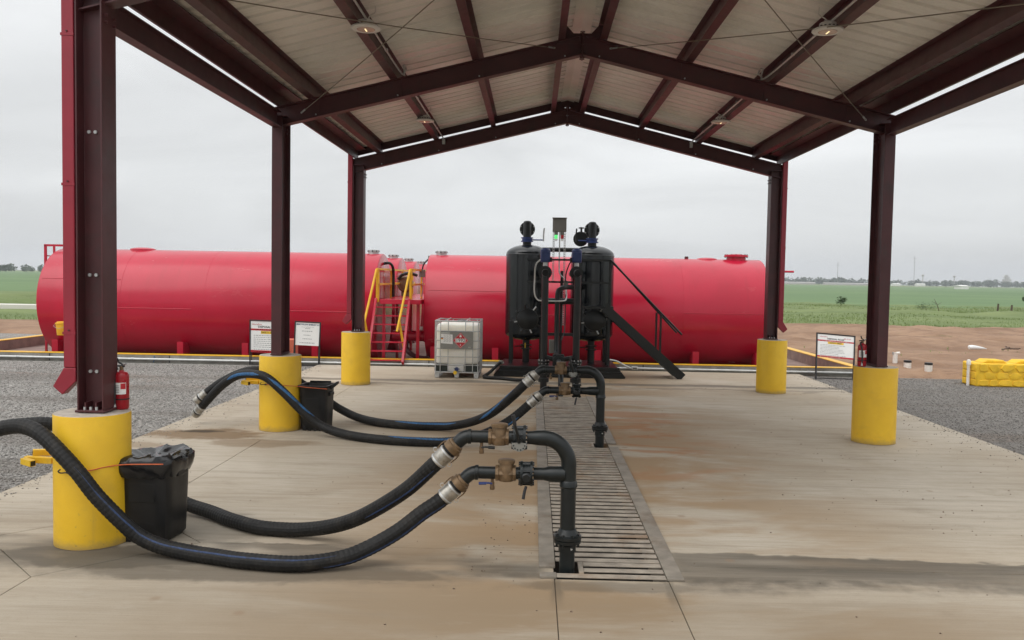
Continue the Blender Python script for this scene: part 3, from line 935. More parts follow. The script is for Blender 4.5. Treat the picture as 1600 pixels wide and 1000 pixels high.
# ribbed roof sheets
def roof_profile(w=0.914):
    pts = [(0, 0)]
    for r in range(3):
        c = w * (r + .5) / 3
        pts += [(c - .042, 0), (c - .026, .046), (c + .026, .046), (c + .042, 0)]
        if r < 2:
            m = w * (r + 1) / 3
            pts += [(m - .045, 0), (m - .03, .007), (m - .02, 0), (m + .02, 0), (m + .03, .007), (m + .045, 0)]
    pts.append((w - .002, 0))
    return pts
prof = roof_profile()
for sx in (-1, 1):
    ux = Vector((sx, 0, -SL)).normalized()
    uz = Vector((sx * SL, 0, 1)).normalized()
    b = MB()
    sec = prof + [(a, c + .002) for a, c in reversed(prof)]
    o = Vector((0, 0, rtop(0) + PD + .008))
    n = len(prof)
    vs = []
    for dist in (0.0, (PX + .14) / SLV.x):
        for a, c in sec:
            vs.append(o + ux * dist + Vector((0, Y0 - .02 + a, 0)) + uz * c)
    N = len(sec)
    fs = [(i, (i + 1) % N, N + (i + 1) % N, N + i) for i in range(N)]
    for i in range(n - 1):
        fs += [(i, i + 1, N - 2 - i, N - 1 - i), (N + N - 1 - i, N + N - 2 - i, N + i + 1, N + i)]
    b.add(vs, fs)
    rp = b.build('roof_panel', 'roof_under', can, smooth=False)
    for q in range(1, 13):
        if Y0 - .02 + .914 * q < Y1 + .2:
            place(rp, 'roof_panel', can, (0, .914 * q, 0))
    # ridge cap under the joint
    # rake trim at the far and near gable ends, eave trim
    for yv, nm, lift in ((Y1 + .006, 'rake_trim', .088), (Y0 - .035, 'rake_trim', .05)):
        MB().prism([(0, rtop(0) + lift), (sx * (PX + .2), rtop(PX + .2) + lift), (sx * (PX + .2), rtop(PX + .2) + PD + .06), (0, rtop(0) + PD + .06)], (0, yv, 0), (1, 0, 0), (0, 0, 1), (0, 1, 0), .025).build(nm, 'steel_maroon', can, smooth=False)
    gx = sx * (PX + .145)
    MB().span((gx, Y0 - .02, rtop(PX) + .17), (gx + sx * .13, Y1 + .09, rtop(PX) + .30)).build('gutter', 'trim_red', can, bevel=.006)
    # downspouts on the end columns
    for k in (0, 2):
        yv = PY[k]
        dx = sx * (PX + .128)
        ds = MB().span((dx - .05, yv - .13, 1.50), (dx + .05, yv - .03, rtop(PX) + .169)).build('downspout', 'trim_red', can, bevel=.008)
        MB().prism([(-.05, 1.499), (.05, 1.499), (.145, 1.34), (.065, 1.27), (-.05, 1.385)][::1] if sx > 0 else [(.05, 1.499), (-.05, 1.499), (-.145, 1.34), (-.065, 1.27), (.05, 1.385)], (dx, yv - .128, 0), (1, 0, 0), (0, 0, 1), (0, 1, 0), .096).build('spout_elbow', 'trim_red', ds, bevel=.006)
        for zz in (1.78, 3.02, 4.25):
            MB().span((dx - .055, yv - .134, zz), (dx + .055, yv - .026, zz + .022)).build('strap', 'trim_red', ds)
            MB().cyl((dx + .0, yv - .134, zz + .035), (dx, yv - .142, zz + .035), .008, 6).build('rivet', 'steel_maroon', ds)
MB().prism([(0, rtop(0) + PD + .003), (-.14, rtop(.14) + PD + .003), (-.14, rtop(.14) + PD - .001), (0, rtop(0) + PD - .002), (.14, rtop(.14) + PD - .001), (.14, rtop(.14) + PD + .003)], (0, Y0, 0), (1, 0, 0), (0, 0, 1), (0, 1, 0), Y1 - Y0).build('ridge_cap', 'roof_under', can, smooth=False)
# crossed brace rods in the first bay
for sx in (-1, 1):
    A = Vector((sx * 4.06, PY[1] - .16, rbot(4.06) + .09)); B = Vector((sx * .42, PY[0] + .1, rbot(.42) + .16))
    C = Vector((sx * .40, PY[1] - .06, rbot(.40) + .19)); D = Vector((sx * 4.1, PY[0] + .14, rbot(4.1) + .20))
    for a, c in ((A, B), (C, D)):
        q = MB().tube([a + (c - a) * t - Vector((0, 0, .03 * math.sin(math.pi * t))) for t in (0, .25, .5, .75, 1)], .0065, 6).build('brace_rod', 'rod', can)
        d = (c - a).normalized()
        MB().cyl(a + d * .06, a + d * .16, .012, 8).build('turnbuckle', 'galv', q)
        MB().cyl(a, a + d * .035, .014, 8).build('clevis', 'galv', q)
# conduits under the light purlins
for sx in (-1, 1):
    px = 2.68 - .10
    z = rtop(px) - .012
    pts = [(sx * px, PY[0], z), (sx * px, 9.2, z), (sx * px, 9.5, z - .0), (sx * px, 12.5, z), (sx * px, 12.65, z + .17), (sx * px, 12.95, z + .17), (sx * px, 13.1, z), (sx * px, 18.1, z), (sx * px, 18.3, z - .02)]
    cd = MB().tube(spline(pts, .12), .0125, 8).build('conduit', 'galv', can)
    MB().box((sx * px, 18.28, z - .06), (.06, .07, .11)).build('junction_box', 'galv', cd, bevel=.004)
    for yv in (8.6, 11.2, 14.2, 17):
        MB().box((sx * px, yv, z + .0), (.04, .03, .034)).build('clip', 'galv', cd)

# canopy lamps
def make_lamp(loc, sx):
    L = empty('canopy_lamp', loc, 'x', 'lamp', 'round lamps hanging under the canopy purlins')
    x, y, z = loc
    MB().lathe([(-.004, .115), (-.004, .165), (.004, .172), (.018, .17), (.03, .15), (.045, .10), (.05, .04)], loc, n=32).build('housing', 'lamp_white', L)
    MB().lathe([(-.012, .098), (-.0045, .104)], loc, n=28).build('lens', 'lens', L)
    MB().box((x, y, z - .0135), (.014, .10, .003)).build('glint_strip', 'lens_glint', L)  # bright reflection on the lens, put in as a glowing strip
    MB().lathe([(.047, .10), (.09, .09), (.10, .05)], loc, n=20).build('heat_sink', 'lamp_white', L)
    for k in range(9):
        a = R(200 + 20 * k)
        MB().box((x + .128 * math.cos(a), y + .128 * math.sin(a), z + .04), (.018, .018, .012)).build('vent', 'print_black', L)
    br = MB().bar((x, y - .002, z + .09), (x, y + .002, rtop(abs(x)) + .02), .085, .012, (0, 1, 0)).build('bracket', 'galv', L)
    MB().tube(spline([(x + .02, y, z + .1), (x - sx * .04, y + .05, z + .17), (x - sx * .10, y + .02, z + .19), (x - sx * .11, y - .03, z + .25)], .03), .007, 6).build('cable', 'lamp_white', L)
    return L
for loc, sx, lab in (((-2.60, 9.95, 5.11), -1, 'nearer lamp on the left slope of the canopy roof'), ((2.57, 9.86, 5.11), 1, 'nearer lamp on the right slope of the canopy roof'),
                     ((-2.66, 15.75, 5.11), -1, 'farther lamp on the left slope of the canopy roof'), ((2.60, 15.5, 5.11), 1, 'farther lamp on the right slope of the canopy roof')):
    make_lamp(loc, sx)['label'] = lab

# ================================================================== CONTAINMENT AND TANKS
cw = empty('containment_curb', (-4.6, 22.3, 0), 'low concrete curb with yellow painted top edge around the red tanks', 'curb')
for a, c, nm in (((-16.85, 22.20, -.25), (7.87, 22.42, .155), 'front'), ((7.64, 22.422, -.25), (7.87, 47, .155), 'right'), ((-16.85, 22.422, -.25), (-16.6, 47, .155), 'left'), ((-16.598, 46.75, -.25), (7.638, 47, .155), 'back')):
    w = MB().span(a, c).build('curb_wall', 'curb' if nm == 'front' else 'curb_inner', cw, bevel=.008)
    MB().span((a[0] - .004, a[1] - .004, .156), (c[0] + .004, c[1] + .004, .176)).build('painted_edge', 'yellow_rail', w, bevel=.004)
for x in (-13.2, -10.05, -3.3, 2.2, 5.6):
    MB().span((x - .012, 22.193, -.04), (x + .012, 22.199, .15)).build('joint_filler', 'print_black', cw)
b = MB()
b.add([(-16.6, 22.42, -.14), (7.64, 22.42, -.14), (7.64, 46.75, -.14), (-16.6, 46.75, -.14)], [(0, 1, 2, 3)])
tag(b.build('containment_floor', 'curb_inner', smooth=False), kind='structure')
co = empty('curb_conduit', (0, 22.15, .06), 'galvanised conduit run along the foot of the concrete curb', 'conduit')
MB().tube(spline([(-16.8, 22.155, .052), (-8, 22.155, .05), (1.15, 22.155, .055), (1.7, 22.155, .06), (1.78, 22.155, .07), (2.0, 22.155, .058), (7.6, 22.155, .05)], .4), .028, 10).build('pipe', 'conduit', co)
MB().tube(spline([(1.3, 21.8, .30), (1.5, 21.95, .25), (1.75, 22.1, .12), (1.86, 22.14, .07)], .08), .022, 8).build('pipe', 'conduit', co)
MB().box((1.98, 22.14, .062), (.16, .09, .085)).build('junction_box', 'conduit', co, bevel=.01)
MB().box((1.98, 22.092, .062), (.10, .006, .05)).build('cover', 'box_grey', co)
for x in (-14, -11, -8.4, -5.7, -3.0, -.2, 4.2, 6.4):
    MB().cyl((x - .04, 22.155, .051), (x + .04, 22.155, .051), .034, 10).build('coupling', 'galv', co)
MB().tube(spline([(-10.45, 22.185, .13), (-10.43, 22.18, .06), (-10.46, 22.175, -.03)], .04), .012, 6).build('blue_tag', 'hose_blue', co)

TZ, TRD, TY = 1.42, 1.525, 25.0
def make_tank(x0, x1, loc, legs, seams, silver):
    T = empty('storage_tank', loc, 'x', 'tank')
    y, zc, r = TY, TZ, TRD
    prof = [(0, r - .16), (.012, r - .06), (.045, r - .012), (.10, r), (x1 - x0 - .10, r), (x1 - x0 - .045, r - .012), (x1 - x0 - .012, r - .06), (x1 - x0, r - .16)]
    prof = [(0, r - .03), (.012, r - .008), (.03, r), (x1 - x0 - .03, r), (x1 - x0 - .012, r - .008), (x1 - x0, r - .03)]
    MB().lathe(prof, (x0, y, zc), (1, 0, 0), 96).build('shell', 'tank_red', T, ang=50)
    # welds: girth seams and the staggered lengthwise ones
    n = 4
    L = x1 - x0
    for k in range(1, n):
        xx = x0 + L * k / n
        ring = [(xx, y + (r + .0005) * math.cos(a), zc + (r + .0005) * math.sin(a)) for a in np.linspace(0, 2 * math.pi, 72)]
        MB().tube(ring, .004, 5, False).build('weld_seam', 'tank_red', T)
    for (a, c, ang) in seams:
        yy, zz = y - (r + .001) * math.cos(ang), zc + (r + .001) * math.sin(ang)
        MB().tube([(a, yy, zz), (c, yy, zz)], .009, 6).build('weld_seam', 'tank_red', T)
    for lx in legs:
        MB().prism([(0, -.13), (.46, -.13), (.46, .2), (.30, .36), (.0, .40)], (lx - .085, y - 1.40, 0), (0, 1, 0), (0, 0, 1), (1, 0, 0), .17).build('leg', 'tank_red', T, smooth=False)
        MB().prism([(0, -.13), (-.46, -.13), (-.46, .2), (-.30, .36), (.0, .40)], (lx - .085, y + 1.40, 0), (0, 1, 0), (0, 0, 1), (1, 0, 0), .17).build('leg', 'tank_red', T, smooth=False)
    if silver:
        h = MB().lathe([(-.1, .15), (.05, .15), (.052, .168), (.075, .168), (.078, .15), (.10, .15), (.115, .12), (.12, .03)], (silver, y - .1, zc + r), n=24).build('thief_hatch', 'galv', T)
        for k in range(8):
            a = k * math.pi / 4
            MB().box((silver + .158 * math.cos(a), y - .1 + .158 * math.sin(a), zc + r + .064), (.03, .03, .045)).build('clamp', 'print_black', h)
    return T
up_a = .02
TL = make_tank(-14.30, -4.97, (-9.7, TY, 0), (-13.85, -10.35, -8.55, -6.62), ((-12.25, -10.0, -.07), (-7.45, -5.6, -.07), (-14.2, -12.0, .45)), -5.26)
TL['label'] = 'long red tank on the left with a yellow bucket by its end'
TL['group'] = 'red tanks in the left row'
# next tanks of the left row, one behind another
for k, lab in ((1, 'second red tank of the left row, its end just behind the nearest'), (2, 'third red tank of the left row, seen between stairs and tanks'), (3, 'fourth red tank of the left row, top glimpsed above the handrail'), (4, 'farthest red tank of the left row, a sliver by the right tank')):
    copy_tree(TL, (-9.7, TY + 3.55 * k, -.04 * k), lab)
def part_mb(name, m, parent, fn, **k):
    b = MB(); fn(b); return b.build(name, m, parent, **k)
part_mb('dome_cover', 'tank_red', TL, lambda b: b.lathe([(-.04, .36), (.02, .35), (.05, .26), (.065, .1), (.067, .02)], (-12.0, TY, TZ + TRD), n=28))
gl = MB()
for x in (-14.68, -14.05, -13.7):
    gl.bar((x, TY - .35, 1.0 if x < -14.6 else 2.55), (x, TY - .35, 3.02), .06, .06)
gl.bar((-14.71, TY - .35, 3.02), (-13.5, TY - .35, 3.02), .06, .06).bar((-14.68, TY - .35, 2.42), (-14.05, TY - .35, 2.42), .04, .04)
gl.build('ladder_rail', 'tank_red', TL)
gl = MB()
for q in (0, .45):
    gl.bar((-14.68, TY - .35 + q, -.1), (-14.68, TY - .35 + q, 3.02), .05, .05)
for k in range(10):
    gl.bar((-14.68, TY - .35, .2 + .28 * k), (-14.68, TY + .1, .2 + .28 * k), .03, .03)
gl.build('end_ladder', 'tank_red', TL)
TRR = make_tank(-3.62, 5.78, (1.1, TY, 0), (-3.35, -1.66, 1.14, 3.8, 5.5), ((3.42, 5.75, .02), (-.55, .25, -.06), (-3.5, -1.2, .35)), -3.3)
TRR['label'] = 'long red tank on the right behind the black filter vessels'
TRR['group'] = 'red tanks at the front of the yard'
mh = part_mb('manway', 'tank_red', TRR, lambda b: b.lathe([(-.15, .27), (.07, .27), (.072, .34), (.10, .34), (.102, .33), (.13, .33), (.135, .24), (.16, .1), (.165, .02)], (5.12, TY - .05, TZ + TRD), n=32))
for k in range(14):
    a = k * 2 * math.pi / 14
    MB().cyl((5.12 + .31 * math.cos(a), TY - .05 + .31 * math.sin(a), TZ + TRD + .05), (5.12 + .31 * math.cos(a), TY - .05 + .31 * math.sin(a), TZ + TRD + .15), .016, 6).build('stud', 'steel_maroon', mh)
part_mb('dome_cover', 'tank_red', TRR, lambda b: b.lathe([(-.05, .30), (.01, .28), (.035, .18), (.045, .02)], (4.3, TY, TZ + TRD), n=24))
part_mb('vent_stub', 'steel_maroon', TRR, lambda b: b.cyl((3.72, TY, TZ + TRD - .03), (3.72, TY, TZ + TRD + .065), .055, 12))
part_mb('end_pipe', 'tank_red', TRR, lambda b: b.tube([(5.75, TY - .6, 2.62), (6.6, TY - .6, 2.62)], .03, 8))

# yellow bucket hung by the left tank end
bk = empty('plastic_bucket', (-13.42, 23.2, .62), 'yellow plastic bucket hung low on the left end of the red tank', 'bucket')
MB().lathe([(0, .13), (.01, .135), (.30, .165), (.305, .18), (.33, .182), (.335, .17)], (-13.42, 23.22, .55), n=28).build('pail', 'bucket', bk)
MB().lathe([(.336, .175), (.36, .17), (.37, .08)], (-13.40, 23.22, .55), (0.04, 0, 1), n=24).build('lid', 'bucket', bk)
MB().tube(spline([(-13.60, 23.20, .86), (-13.57, 23.06, .80), (-13.42, 23.03, .74), (-13.27, 23.06, .80), (-13.24, 23.20, .86)], .03), .004, 6).build('bail', 'galv', bk)

# orange crate by the left sign
oc = empty('slatted_crate', (-6.98, 22.75, 0), 'salmon plastic slatted crate standing beside the white company sign', 'crate')
for k in range(8):
    MB().box((-7.05, 22.60, .205 + .052 * k), (.34, .02, .042)).build('slat', 'orange_plastic', oc)
MB().span((-7.22, 22.612, -.13), (-6.88, 22.9, .60)).build('body', 'orange_plastic', oc, bevel=.01)

# red stairs and walkway
st = empty('tank_stairs', (-4.4, 22.6, 0), 'red steel stairs with yellow handrails climbing between the tanks', 'stairs')
XA, XB = -4.86, -3.96
for x in (XA, XB):
    MB().sweep_section([(-.03, -.10), (.03, -.10), (.03, .10), (-.03, .10)], (x, 22.10, .06), (x, 23.22, 1.66), Vector((1, 0, 0)), Vector((0, -.819, .573))).build('stringer', 'tank_red', st, bevel=.004)
for k in range(7):
    t = (k + .55) / 7.3
    MB().box((-4.41, 22.12 + 1.10 * t, .02 + 1.62 * t), (.84, .20, .03)).build('tread', 'tank_red', st)
pl = MB().span((-4.74, 23.10, 1.56), (-3.66, 31, 1.68)).build('platform', 'tank_red', st, bevel=.004)
for yv in (23.3, 25.6, 28.5):
    for x in (-4.66, -3.74):
        MB().span((x - .04, yv - .04, -.14), (x + .04, yv + .04, 1.56)).build('leg', 'tank_red', st)
for x, sgn in ((XA, -1), (XB, 1)):
    h = MB().tube(spline([(x - .18, 22.23, .88), (x - .09, 22.72, 1.68), (x, 23.2, 2.48)], .2), .032, 8).build('handrail', 'yellow_rail', st)
    MB().bar((x - .03, 22.45, .45), (x - .15, 22.40, 1.14), .05, .05).build('post', 'yellow_rail', h)
    for yv in ((23.2, 23.38, 25.5, 27.7, 30) if x == XA else (23.2, 23.32, 25.5, 28.5)):
        MB().bar((x + .02, yv, 1.6), (x + .02, yv, 2.49), .055, .055).build('post', 'yellow_rail', h)
    for z in (2.49, 2.08):
        MB().bar((x + .02, 23.2, z), (x + .02, 30.5, z), .055, .055).build('rail', 'yellow_rail', h)
# pump and pipework on the walkway
pu = empty('transfer_pump', (-4.66, 27.2, 1.68), 'brass coloured pump with black hose behind the yellow handrail', 'pump')
MB().lathe([(0, .10), (.02, .22), (.06, .25), (.24, .25), (.28, .22), (.30, .10)], (-4.66, 27.0, 2.06), (0, 1, 0), 24).build('casing', 'brass', pu)
MB().cyl((-4.66, 27.2, 1.68), (-4.66, 27.2, 1.86), .14, 12).build('foot', 'brass', pu)
MB().tube(spline([(-4.86, 27.0, 2.22), (-4.72, 26.9, 2.35), (-4.5, 26.95, 2.40), (-4.3, 27.1, 2.34)], .05), .05, 10).build('elbow', 'black_iron', pu)
pi = empty('vent_hose', (-4.7, 25.0, 2.6), 'black hose bending down from the end of the nearest left red tank', 'hose')
MB().tube(spline([(-4.98, 25.0, 2.66), (-4.82, 25.0, 2.68), (-4.73, 25.05, 2.58), (-4.71, 25.1, 2.35), (-4.71, 25.1, 1.70)], .06), .042, 10).build('hose_body', 'black_iron', pi)
eb = empty('control_station', (-3.86, 25.2, 1.7), 'small grey control box with conduit on the walkway rail', 'control box')
MB().box((-3.90, 25.3, 2.40), (.17, .10, .22)).build('box', 'box_grey', eb, bevel=.01)
MB().tube(spline([(-3.90, 25.3, 2.5), (-3.86, 25.3, 2.66), (-3.72, 25.3, 2.82), (-3.66, 25.3, 2.84)], .05), .022, 8).build('conduit', 'black_iron', eb)
MB().tube([(-3.88, 25.3, 2.3), (-3.88, 25.3, 1.9), (-3.91, 25.3, 1.72)], .014, 8).build('drop_conduit', 'galv', eb)
MB().box((-3.66, 25.3, 2.86), (.14, .12, .12)).build('head', 'box_grey', eb, bevel=.015)
px_ = empty('header_pipe', (-3.9, 24.6, .35), 'red header pipe running under the walkway between the tanks', 'pipe')
MB().tube([(-4.6, 24.5, .62), (-3.3, 24.5, .62)], .15, 16).build('pipe', 'tank_red', px_)
MB().tube(spline([(-3.3, 24.2, .02), (-3.8, 24.0, .05), (-4.1, 23.9, .25), (-4.2, 24.2, .5)], .1), .07, 10).build('branch', 'steel_maroon', px_)
MB().lathe([(0, .09), (.02, .17), (.05, .17), (.07, .09)], (-3.75, 24.5, .62), (1, 0, 0), 20).build('flange', 'tank_red', px_)
MB().box((-3.78, 24.2, .86), (.10, .05, .09)).build('tag_plate', 'white_paint', px_)

# ================================================================== FILTER SKID
sk = empty('filter_skid', (0, 20.8, 0), 'twin black filter vessels on a skid with pipework and side stairs', 'filter skid')
MB().prism([(-1.55, .03), (-1.53, .0), (1.53, 0), (1.55, .03), (1.36, .26), (-1.36, .26)], (0, 20.25, 0), (1, 0, 0), (0, 0, 1), (0, 1, 0), 1.7).build('base', 'black_paint', sk, smooth=False, bevel=.008)
for yv in (20.22,):
    MB().bar((-1.46, yv, .135), (1.46, yv, .135), .05, .04).build('base_lip', 'black_paint', sk, bevel=.004)
    MB().bar((-1.40, yv, .235), (1.40, yv, .235), .05, .05).build('base_lip', 'black_paint', sk, bevel=.004)
def bolts_ring(b, c, axis, rad, n, r, L):
    u, w = frame_of(axis)
    ax = Vector(axis).normalized()
    for k in range(n):
        a = 2 * math.pi * (k + .5) / n
        p = Vector(c) + (u * math.cos(a) + w * math.sin(a)) * rad
        b.cyl(p - ax * L / 2, p + ax * L / 2, r, 6)
for vx in (-.80, .79):
    y = 21.3
    rr = .525
    z0, z1 = .98, 2.88
    prof = [(.80, .05)]
    prof += [(z0 - .19 * math.cos(a), rr * math.sin(a)) for a in np.linspace(.15, math.pi / 2, 9)]
    prof += [(z0 + .012, rr), (z1 - .012, rr), (z1 - .01, rr + .004), (z1 + .01, rr + .004), (z1 + .012, rr)]
    prof += [(z1 + .012 + .24 * math.sin(a), rr * math.cos(a)) for a in np.linspace(.1, math.pi / 2 - .02, 12)]
    V = MB().lathe(prof, (vx, y, 0), n=56).build('vessel', 'vessel_paint', sk, ang=60)
    for lx, ly in ((-.36, -.36), (.36, -.36), (.36, .36), (-.36, .36)):
        MB().bar((vx + lx * 1.02, y + ly * 1.02, .26), (vx + lx * 1.02, y + ly * 1.02, 1.28), .09, .09).build('leg', 'black_paint', V, bevel=.004)
    # manway with clamp dogs, facing front
    MB().lathe([(0, .20), (.28, .20), (.281, .27), (.33, .27), (.331, .255), (.36, .25), (.40, .12), (.41, .02)], (vx + .03, y - .36, 1.34), (0, -1, 0), 28).build('manway', 'black_paint', V)
    for k in range(8):
        a = 2 * math.pi * (k + .3) / 8
        p = Vector((vx + .03 + .27 * math.cos(a), y - .70, 1.34 + .27 * math.sin(a)))
        dr = Vector((math.cos(a), 0, math.sin(a)))
        MB().tube([p - dr * .02, p + dr * .07 + Vector((.02, -.03, .01))], .017, 6).build('clamp_dog', 'galv' if k in (1, 4, 6) else 'black_paint', V)
    # bottom outlet and valve
    MB().cyl((vx, y - .1, .25), (vx, y - .1, .9), .085, 14).build('outlet', 'black_paint', V)
    MB().lathe([(0, .14), (.03, .14), (.031, .09), (.09, .09), (.091, .14), (.12, .14)], (vx, y - .1, .58), n=16).build('outlet_valve', 'black_iron', V)
    MB().tube([(vx - .06, y - .2, .66), (vx - .28, y - .3, .66)], .014, 6).build('valve_lever', 'black_iron', V)
    if vx < 0:
        MB().box((vx - .02, y - .25, .68), (.025, .02, .12)).build('tag', 'print_yellow', V)
    # top nozzle, butterfly valve, elbow with its round flange
    MB().lathe([(3.06, .17), (3.10, .17), (3.13, .105), (3.2, .105)], (vx - .02, y, 0), n=20).build('nozzle', 'black_paint', V)
    bv = MB().lathe([(3.20, .15), (3.225, .15), (3.226, .125), (3.285, .125), (3.286, .15), (3.31, .15)], (vx - .02, y, 0), n=20).build('butterfly_valve', 'blue_valve', V)
    MB().tube([(vx + (.1 if vx < 0 else -.1), y - .05, 3.25), (vx + (.36 if vx < 0 else -.36), y - .06, 3.25)], .016, 8).build('gear_shaft', 'blue_valve', bv)
    hx = vx + (.38 if vx < 0 else -.42)
    MB().tube(spline([(hx, y - .06, 3.22), (hx, y - .06, 3.38), (hx + .015, y - .06, 3.54)], .05), .018, 6).build('hand_lever', 'galv' if vx < 0 else 'black_iron', bv)
    MB().tube([(vx - .02, y, 3.31), (vx - .02, y, 3.66), (vx - .02, y, 3.70), (vx - .02, y, 3.715)], [.097, .097, .085, .05], 20).build('top_stub', 'black_paint', V)
    fl = MB().lathe([(0, .12), (.16, .12), (.161, .19), (.195, .19), (.2, .10)], (vx - .02, y, 3.52), (0, 1, 0), 24).build('side_flange', 'black_paint', V)
    bb = MB(); bolts_ring(bb, (vx - .02, y + .18, 3.52), (0, 1, 0), .17, 8, .016, .07); bb.build('flange_bolts', 'galv', fl)
MB().tube([(-.75, 21.55, 3.03), (.72, 21.55, 3.03)], .055, 12).build('cross_pipe', 'black_paint', sk)
# red line with flange at the right vessel
MB().tube(spline([(.52, 21.7, 3.30), (.70, 21.6, 3.48), (.80, 21.55, 3.56)], .05), .07, 12).build('red_line', 'tank_red', sk)
MB().lathe([(-.03, .09), (-.028, .185), (.02, .185), (.03, .10)], (.50, 21.5, 3.30), (-.25, -1, -.1), 22).build('red_line_flange', 'black_paint', sk)
MB().tube([(.50, 21.3, 3.45), (.50, 21.3, 3.58)], .025, 6).build('valve_stem', 'black_iron', sk)
MB().box((.50, 21.3, 3.56), (.13, .03, .03)).build('stem_handle', 'black_iron', sk)
# risers out of the drain with strainer bodies, long pipes, elbows and blue actuators
for vx, zt in ((-.40, 2.42), (.27, 2.42)):
    yv = 18.05
    RI = MB().tube(spline([(vx, yv, -.28), (vx, yv, .8), (vx, yv, zt - .12), (vx, yv + .04, zt - .02), (vx, yv + .14, zt + .02), (vx, 21.0, zt + .02)], .05), .072, 16).build('riser_pipe', 'black_paint', sk)
    MB().lathe([(.30, .075), (.31, .10), (.55, .105), (.56, .125), (.60, .125), (.601, .08)], (vx, yv, 0), n=20).build('strainer', 'black_iron', RI)
    MB().lathe([(.16, .08), (.161, .115), (.24, .115), (.241, .08)], (vx, yv, 0), n=18).build('coupling', 'black_iron', RI)
    bb = MB(); bolts_ring(bb, (vx, yv, .585), (0, 0, 1), .105, 8, .013, .09); bb.build('studs', 'galv', RI)
    MB().lathe([(-.03, .145), (.03, .145), (.031, .11), (.08, .11), (.081, .145), (.13, .145)], (vx, 18.55, zt + .02), (0, 1, 0), 22).build('valve_flange', 'black_iron', RI)
    ac = MB().tube([(vx, 18.6, zt + .12), (vx, 18.6, zt + .24)], .05, 12).build('actuator_stem', 'galv', RI)
    A_ = MB().lathe([(.24, .09), (.25, .105), (.50, .11), (.51, .10), (.54, .08), (.55, .03)], (vx, 18.6, zt), n=20).build('actuator', 'blue_valve', sk)
    MB().box((vx, 18.49, zt + .36), (.19, .05, .2)).build('actuator_box', 'blue_valve', A_, bevel=.015)
    MB().box((vx + (.12 if vx < 0 else -.12), 18.6, zt + .3), (.05, .08, .1)).build('terminal', 'print_black', A_, bevel=.01)
# manifold valve block between the risers and the front hose
MB().lathe([(0, .12), (.03, .12), (.031, .085), (.10, .085), (.101, .125), (.14, .125)], (-.10, 17.9, .62), (0, -1, 0), 20).build('manifold_flange', 'black_iron', sk)
MB().box((-.10, 17.95, .60), (.24, .14, .30)).build('manifold_block', 'black_iron', sk, bevel=.02)
MB().tube(spline([(-.10, 17.8, .62), (-.10, 17.55, .60), (-.08, 17.3, .50), (-.07, 17.1, .34), (-.07, 17.05, .1), (-.07, 17.0, -.3)], .05), .055, 12).build('front_pipe', 'black_iron', sk)
MB().tube([(-.4, 18.05, .68), (-.1, 18.0, .62), (.27, 18.05, .68)], .05, 12).build('link_pipe', 'black_iron', sk)
MB().tube(spline([(-.10, 18.0, .7), (-.10, 19.2, .6), (-.10, 19.5, .8), (-.10, 19.5, 1.9), (-.06, 19.5, 2.06), (.06, 19.6, 2.12), (.3, 20.4, 2.12), (.5, 21, 2.12)], .06), .055, 12).build('transfer_pipe', 'black_paint', sk)
for z in (1.80,):
    MB().tube([(-.5, 19.9, z), (.45, 19.9, z)], .07, 12).build('link_pipe', 'black_paint', sk)
MB().box((-.16, 19.6, .78), (.22, .12, .3)).build('junction_box', 'box_grey', sk, bevel=.01)
# cross frame, guard rails and access platform
for z in (2.76, 2.235):
    MB().bar((-.80, 20.55, z), (1.18, 20.55, z), .045, .045).build('guard_rail', 'black_paint', sk)
MB().bar((-.45, 20.5, 1.0), (.45, 20.5, 1.0), .07, .07).build('cross_frame', 'black_paint', sk)
MB().bar((-.45, 20.5, 1.75), (.45, 20.5, 1.75), .07, .07).build('cross_frame', 'black_paint', sk)
for x in (-.42, .02, .42, 1.16):
    MB().bar((x, 20.56, .26), (x, 20.56, 2.78 if x > .4 else 2.5), .06, .06).build('frame_post', 'black_paint', sk)
MB().span((.55, 20.45, 1.62), (1.25, 21.9, 1.68)).build('platform', 'black_paint', sk)
# side stairs
for yv in (20.42, 21.15):
    MB().sweep_section([(-.03, -.105), (.03, -.105), (.03, .105), (-.03, .105)], (1.03, yv, 1.66), (2.90, yv, .03), Vector((0, 1, 0)), Vector((.657, 0, .754))).build('stair_stringer', 'black_paint', sk, bevel=.003)
    hr = MB().tube([(1.14 + (.0 if yv < 21 else .1), yv, 2.78), (2.86, yv, 1.05)], .024, 8).build('stair_handrail', 'black_paint', sk)
    MB().bar((2.36, yv, .45), (2.36, yv, 1.53), .045, .045).build('post', 'black_paint', hr)
for k in range(7):
    t = (k + .6) / 7.3
    MB().box((1.10 + 1.78 * t, 20.785, 1.63 - 1.6 * t), (.24, .66, .03)).build('stair_tread', 'black_paint', sk)
# panel on perforated struts
pb = MB().span((-.215, 20.52, 3.42), (.108, 20.70, 3.735)).build('control_box', 'box_grey', sk, bevel=.008)
MB().span((-.225, 20.50, 3.736), (.118, 20.71, 3.752)).build('hood', 'box_grey', pb)
for x, z0 in ((-.185, 2.22), (.075, 1.2)):
    b = MB()
    b.span((x - .022, 20.60, z0), (x - .014, 20.62, 3.42)).span((x + .014, 20.60, z0), (x + .022, 20.62, 3.42))
    z = z0 + .02
    while z < 3.40:
        b.span((x - .0138, 20.60, z), (x + .0138, 20.62, z + .024))
        z += .052
    b.build('perforated_strut', 'galv', sk, smooth=False)
MB().tube(spline([(-.045, 20.56, 3.42), (-.045, 20.56, 2.6), (-.02, 20.54, 2.42), (.10, 20.5, 2.3), (.12, 20.48, 2.2), (.12, 20.48, 1.85)], .08), .015, 8).build('conduit', 'galv', sk)
MB().box((.12, 20.44, 2.2), (.11, .1, .14)).build('conduit_box', 'box_grey', sk, bevel=.01)
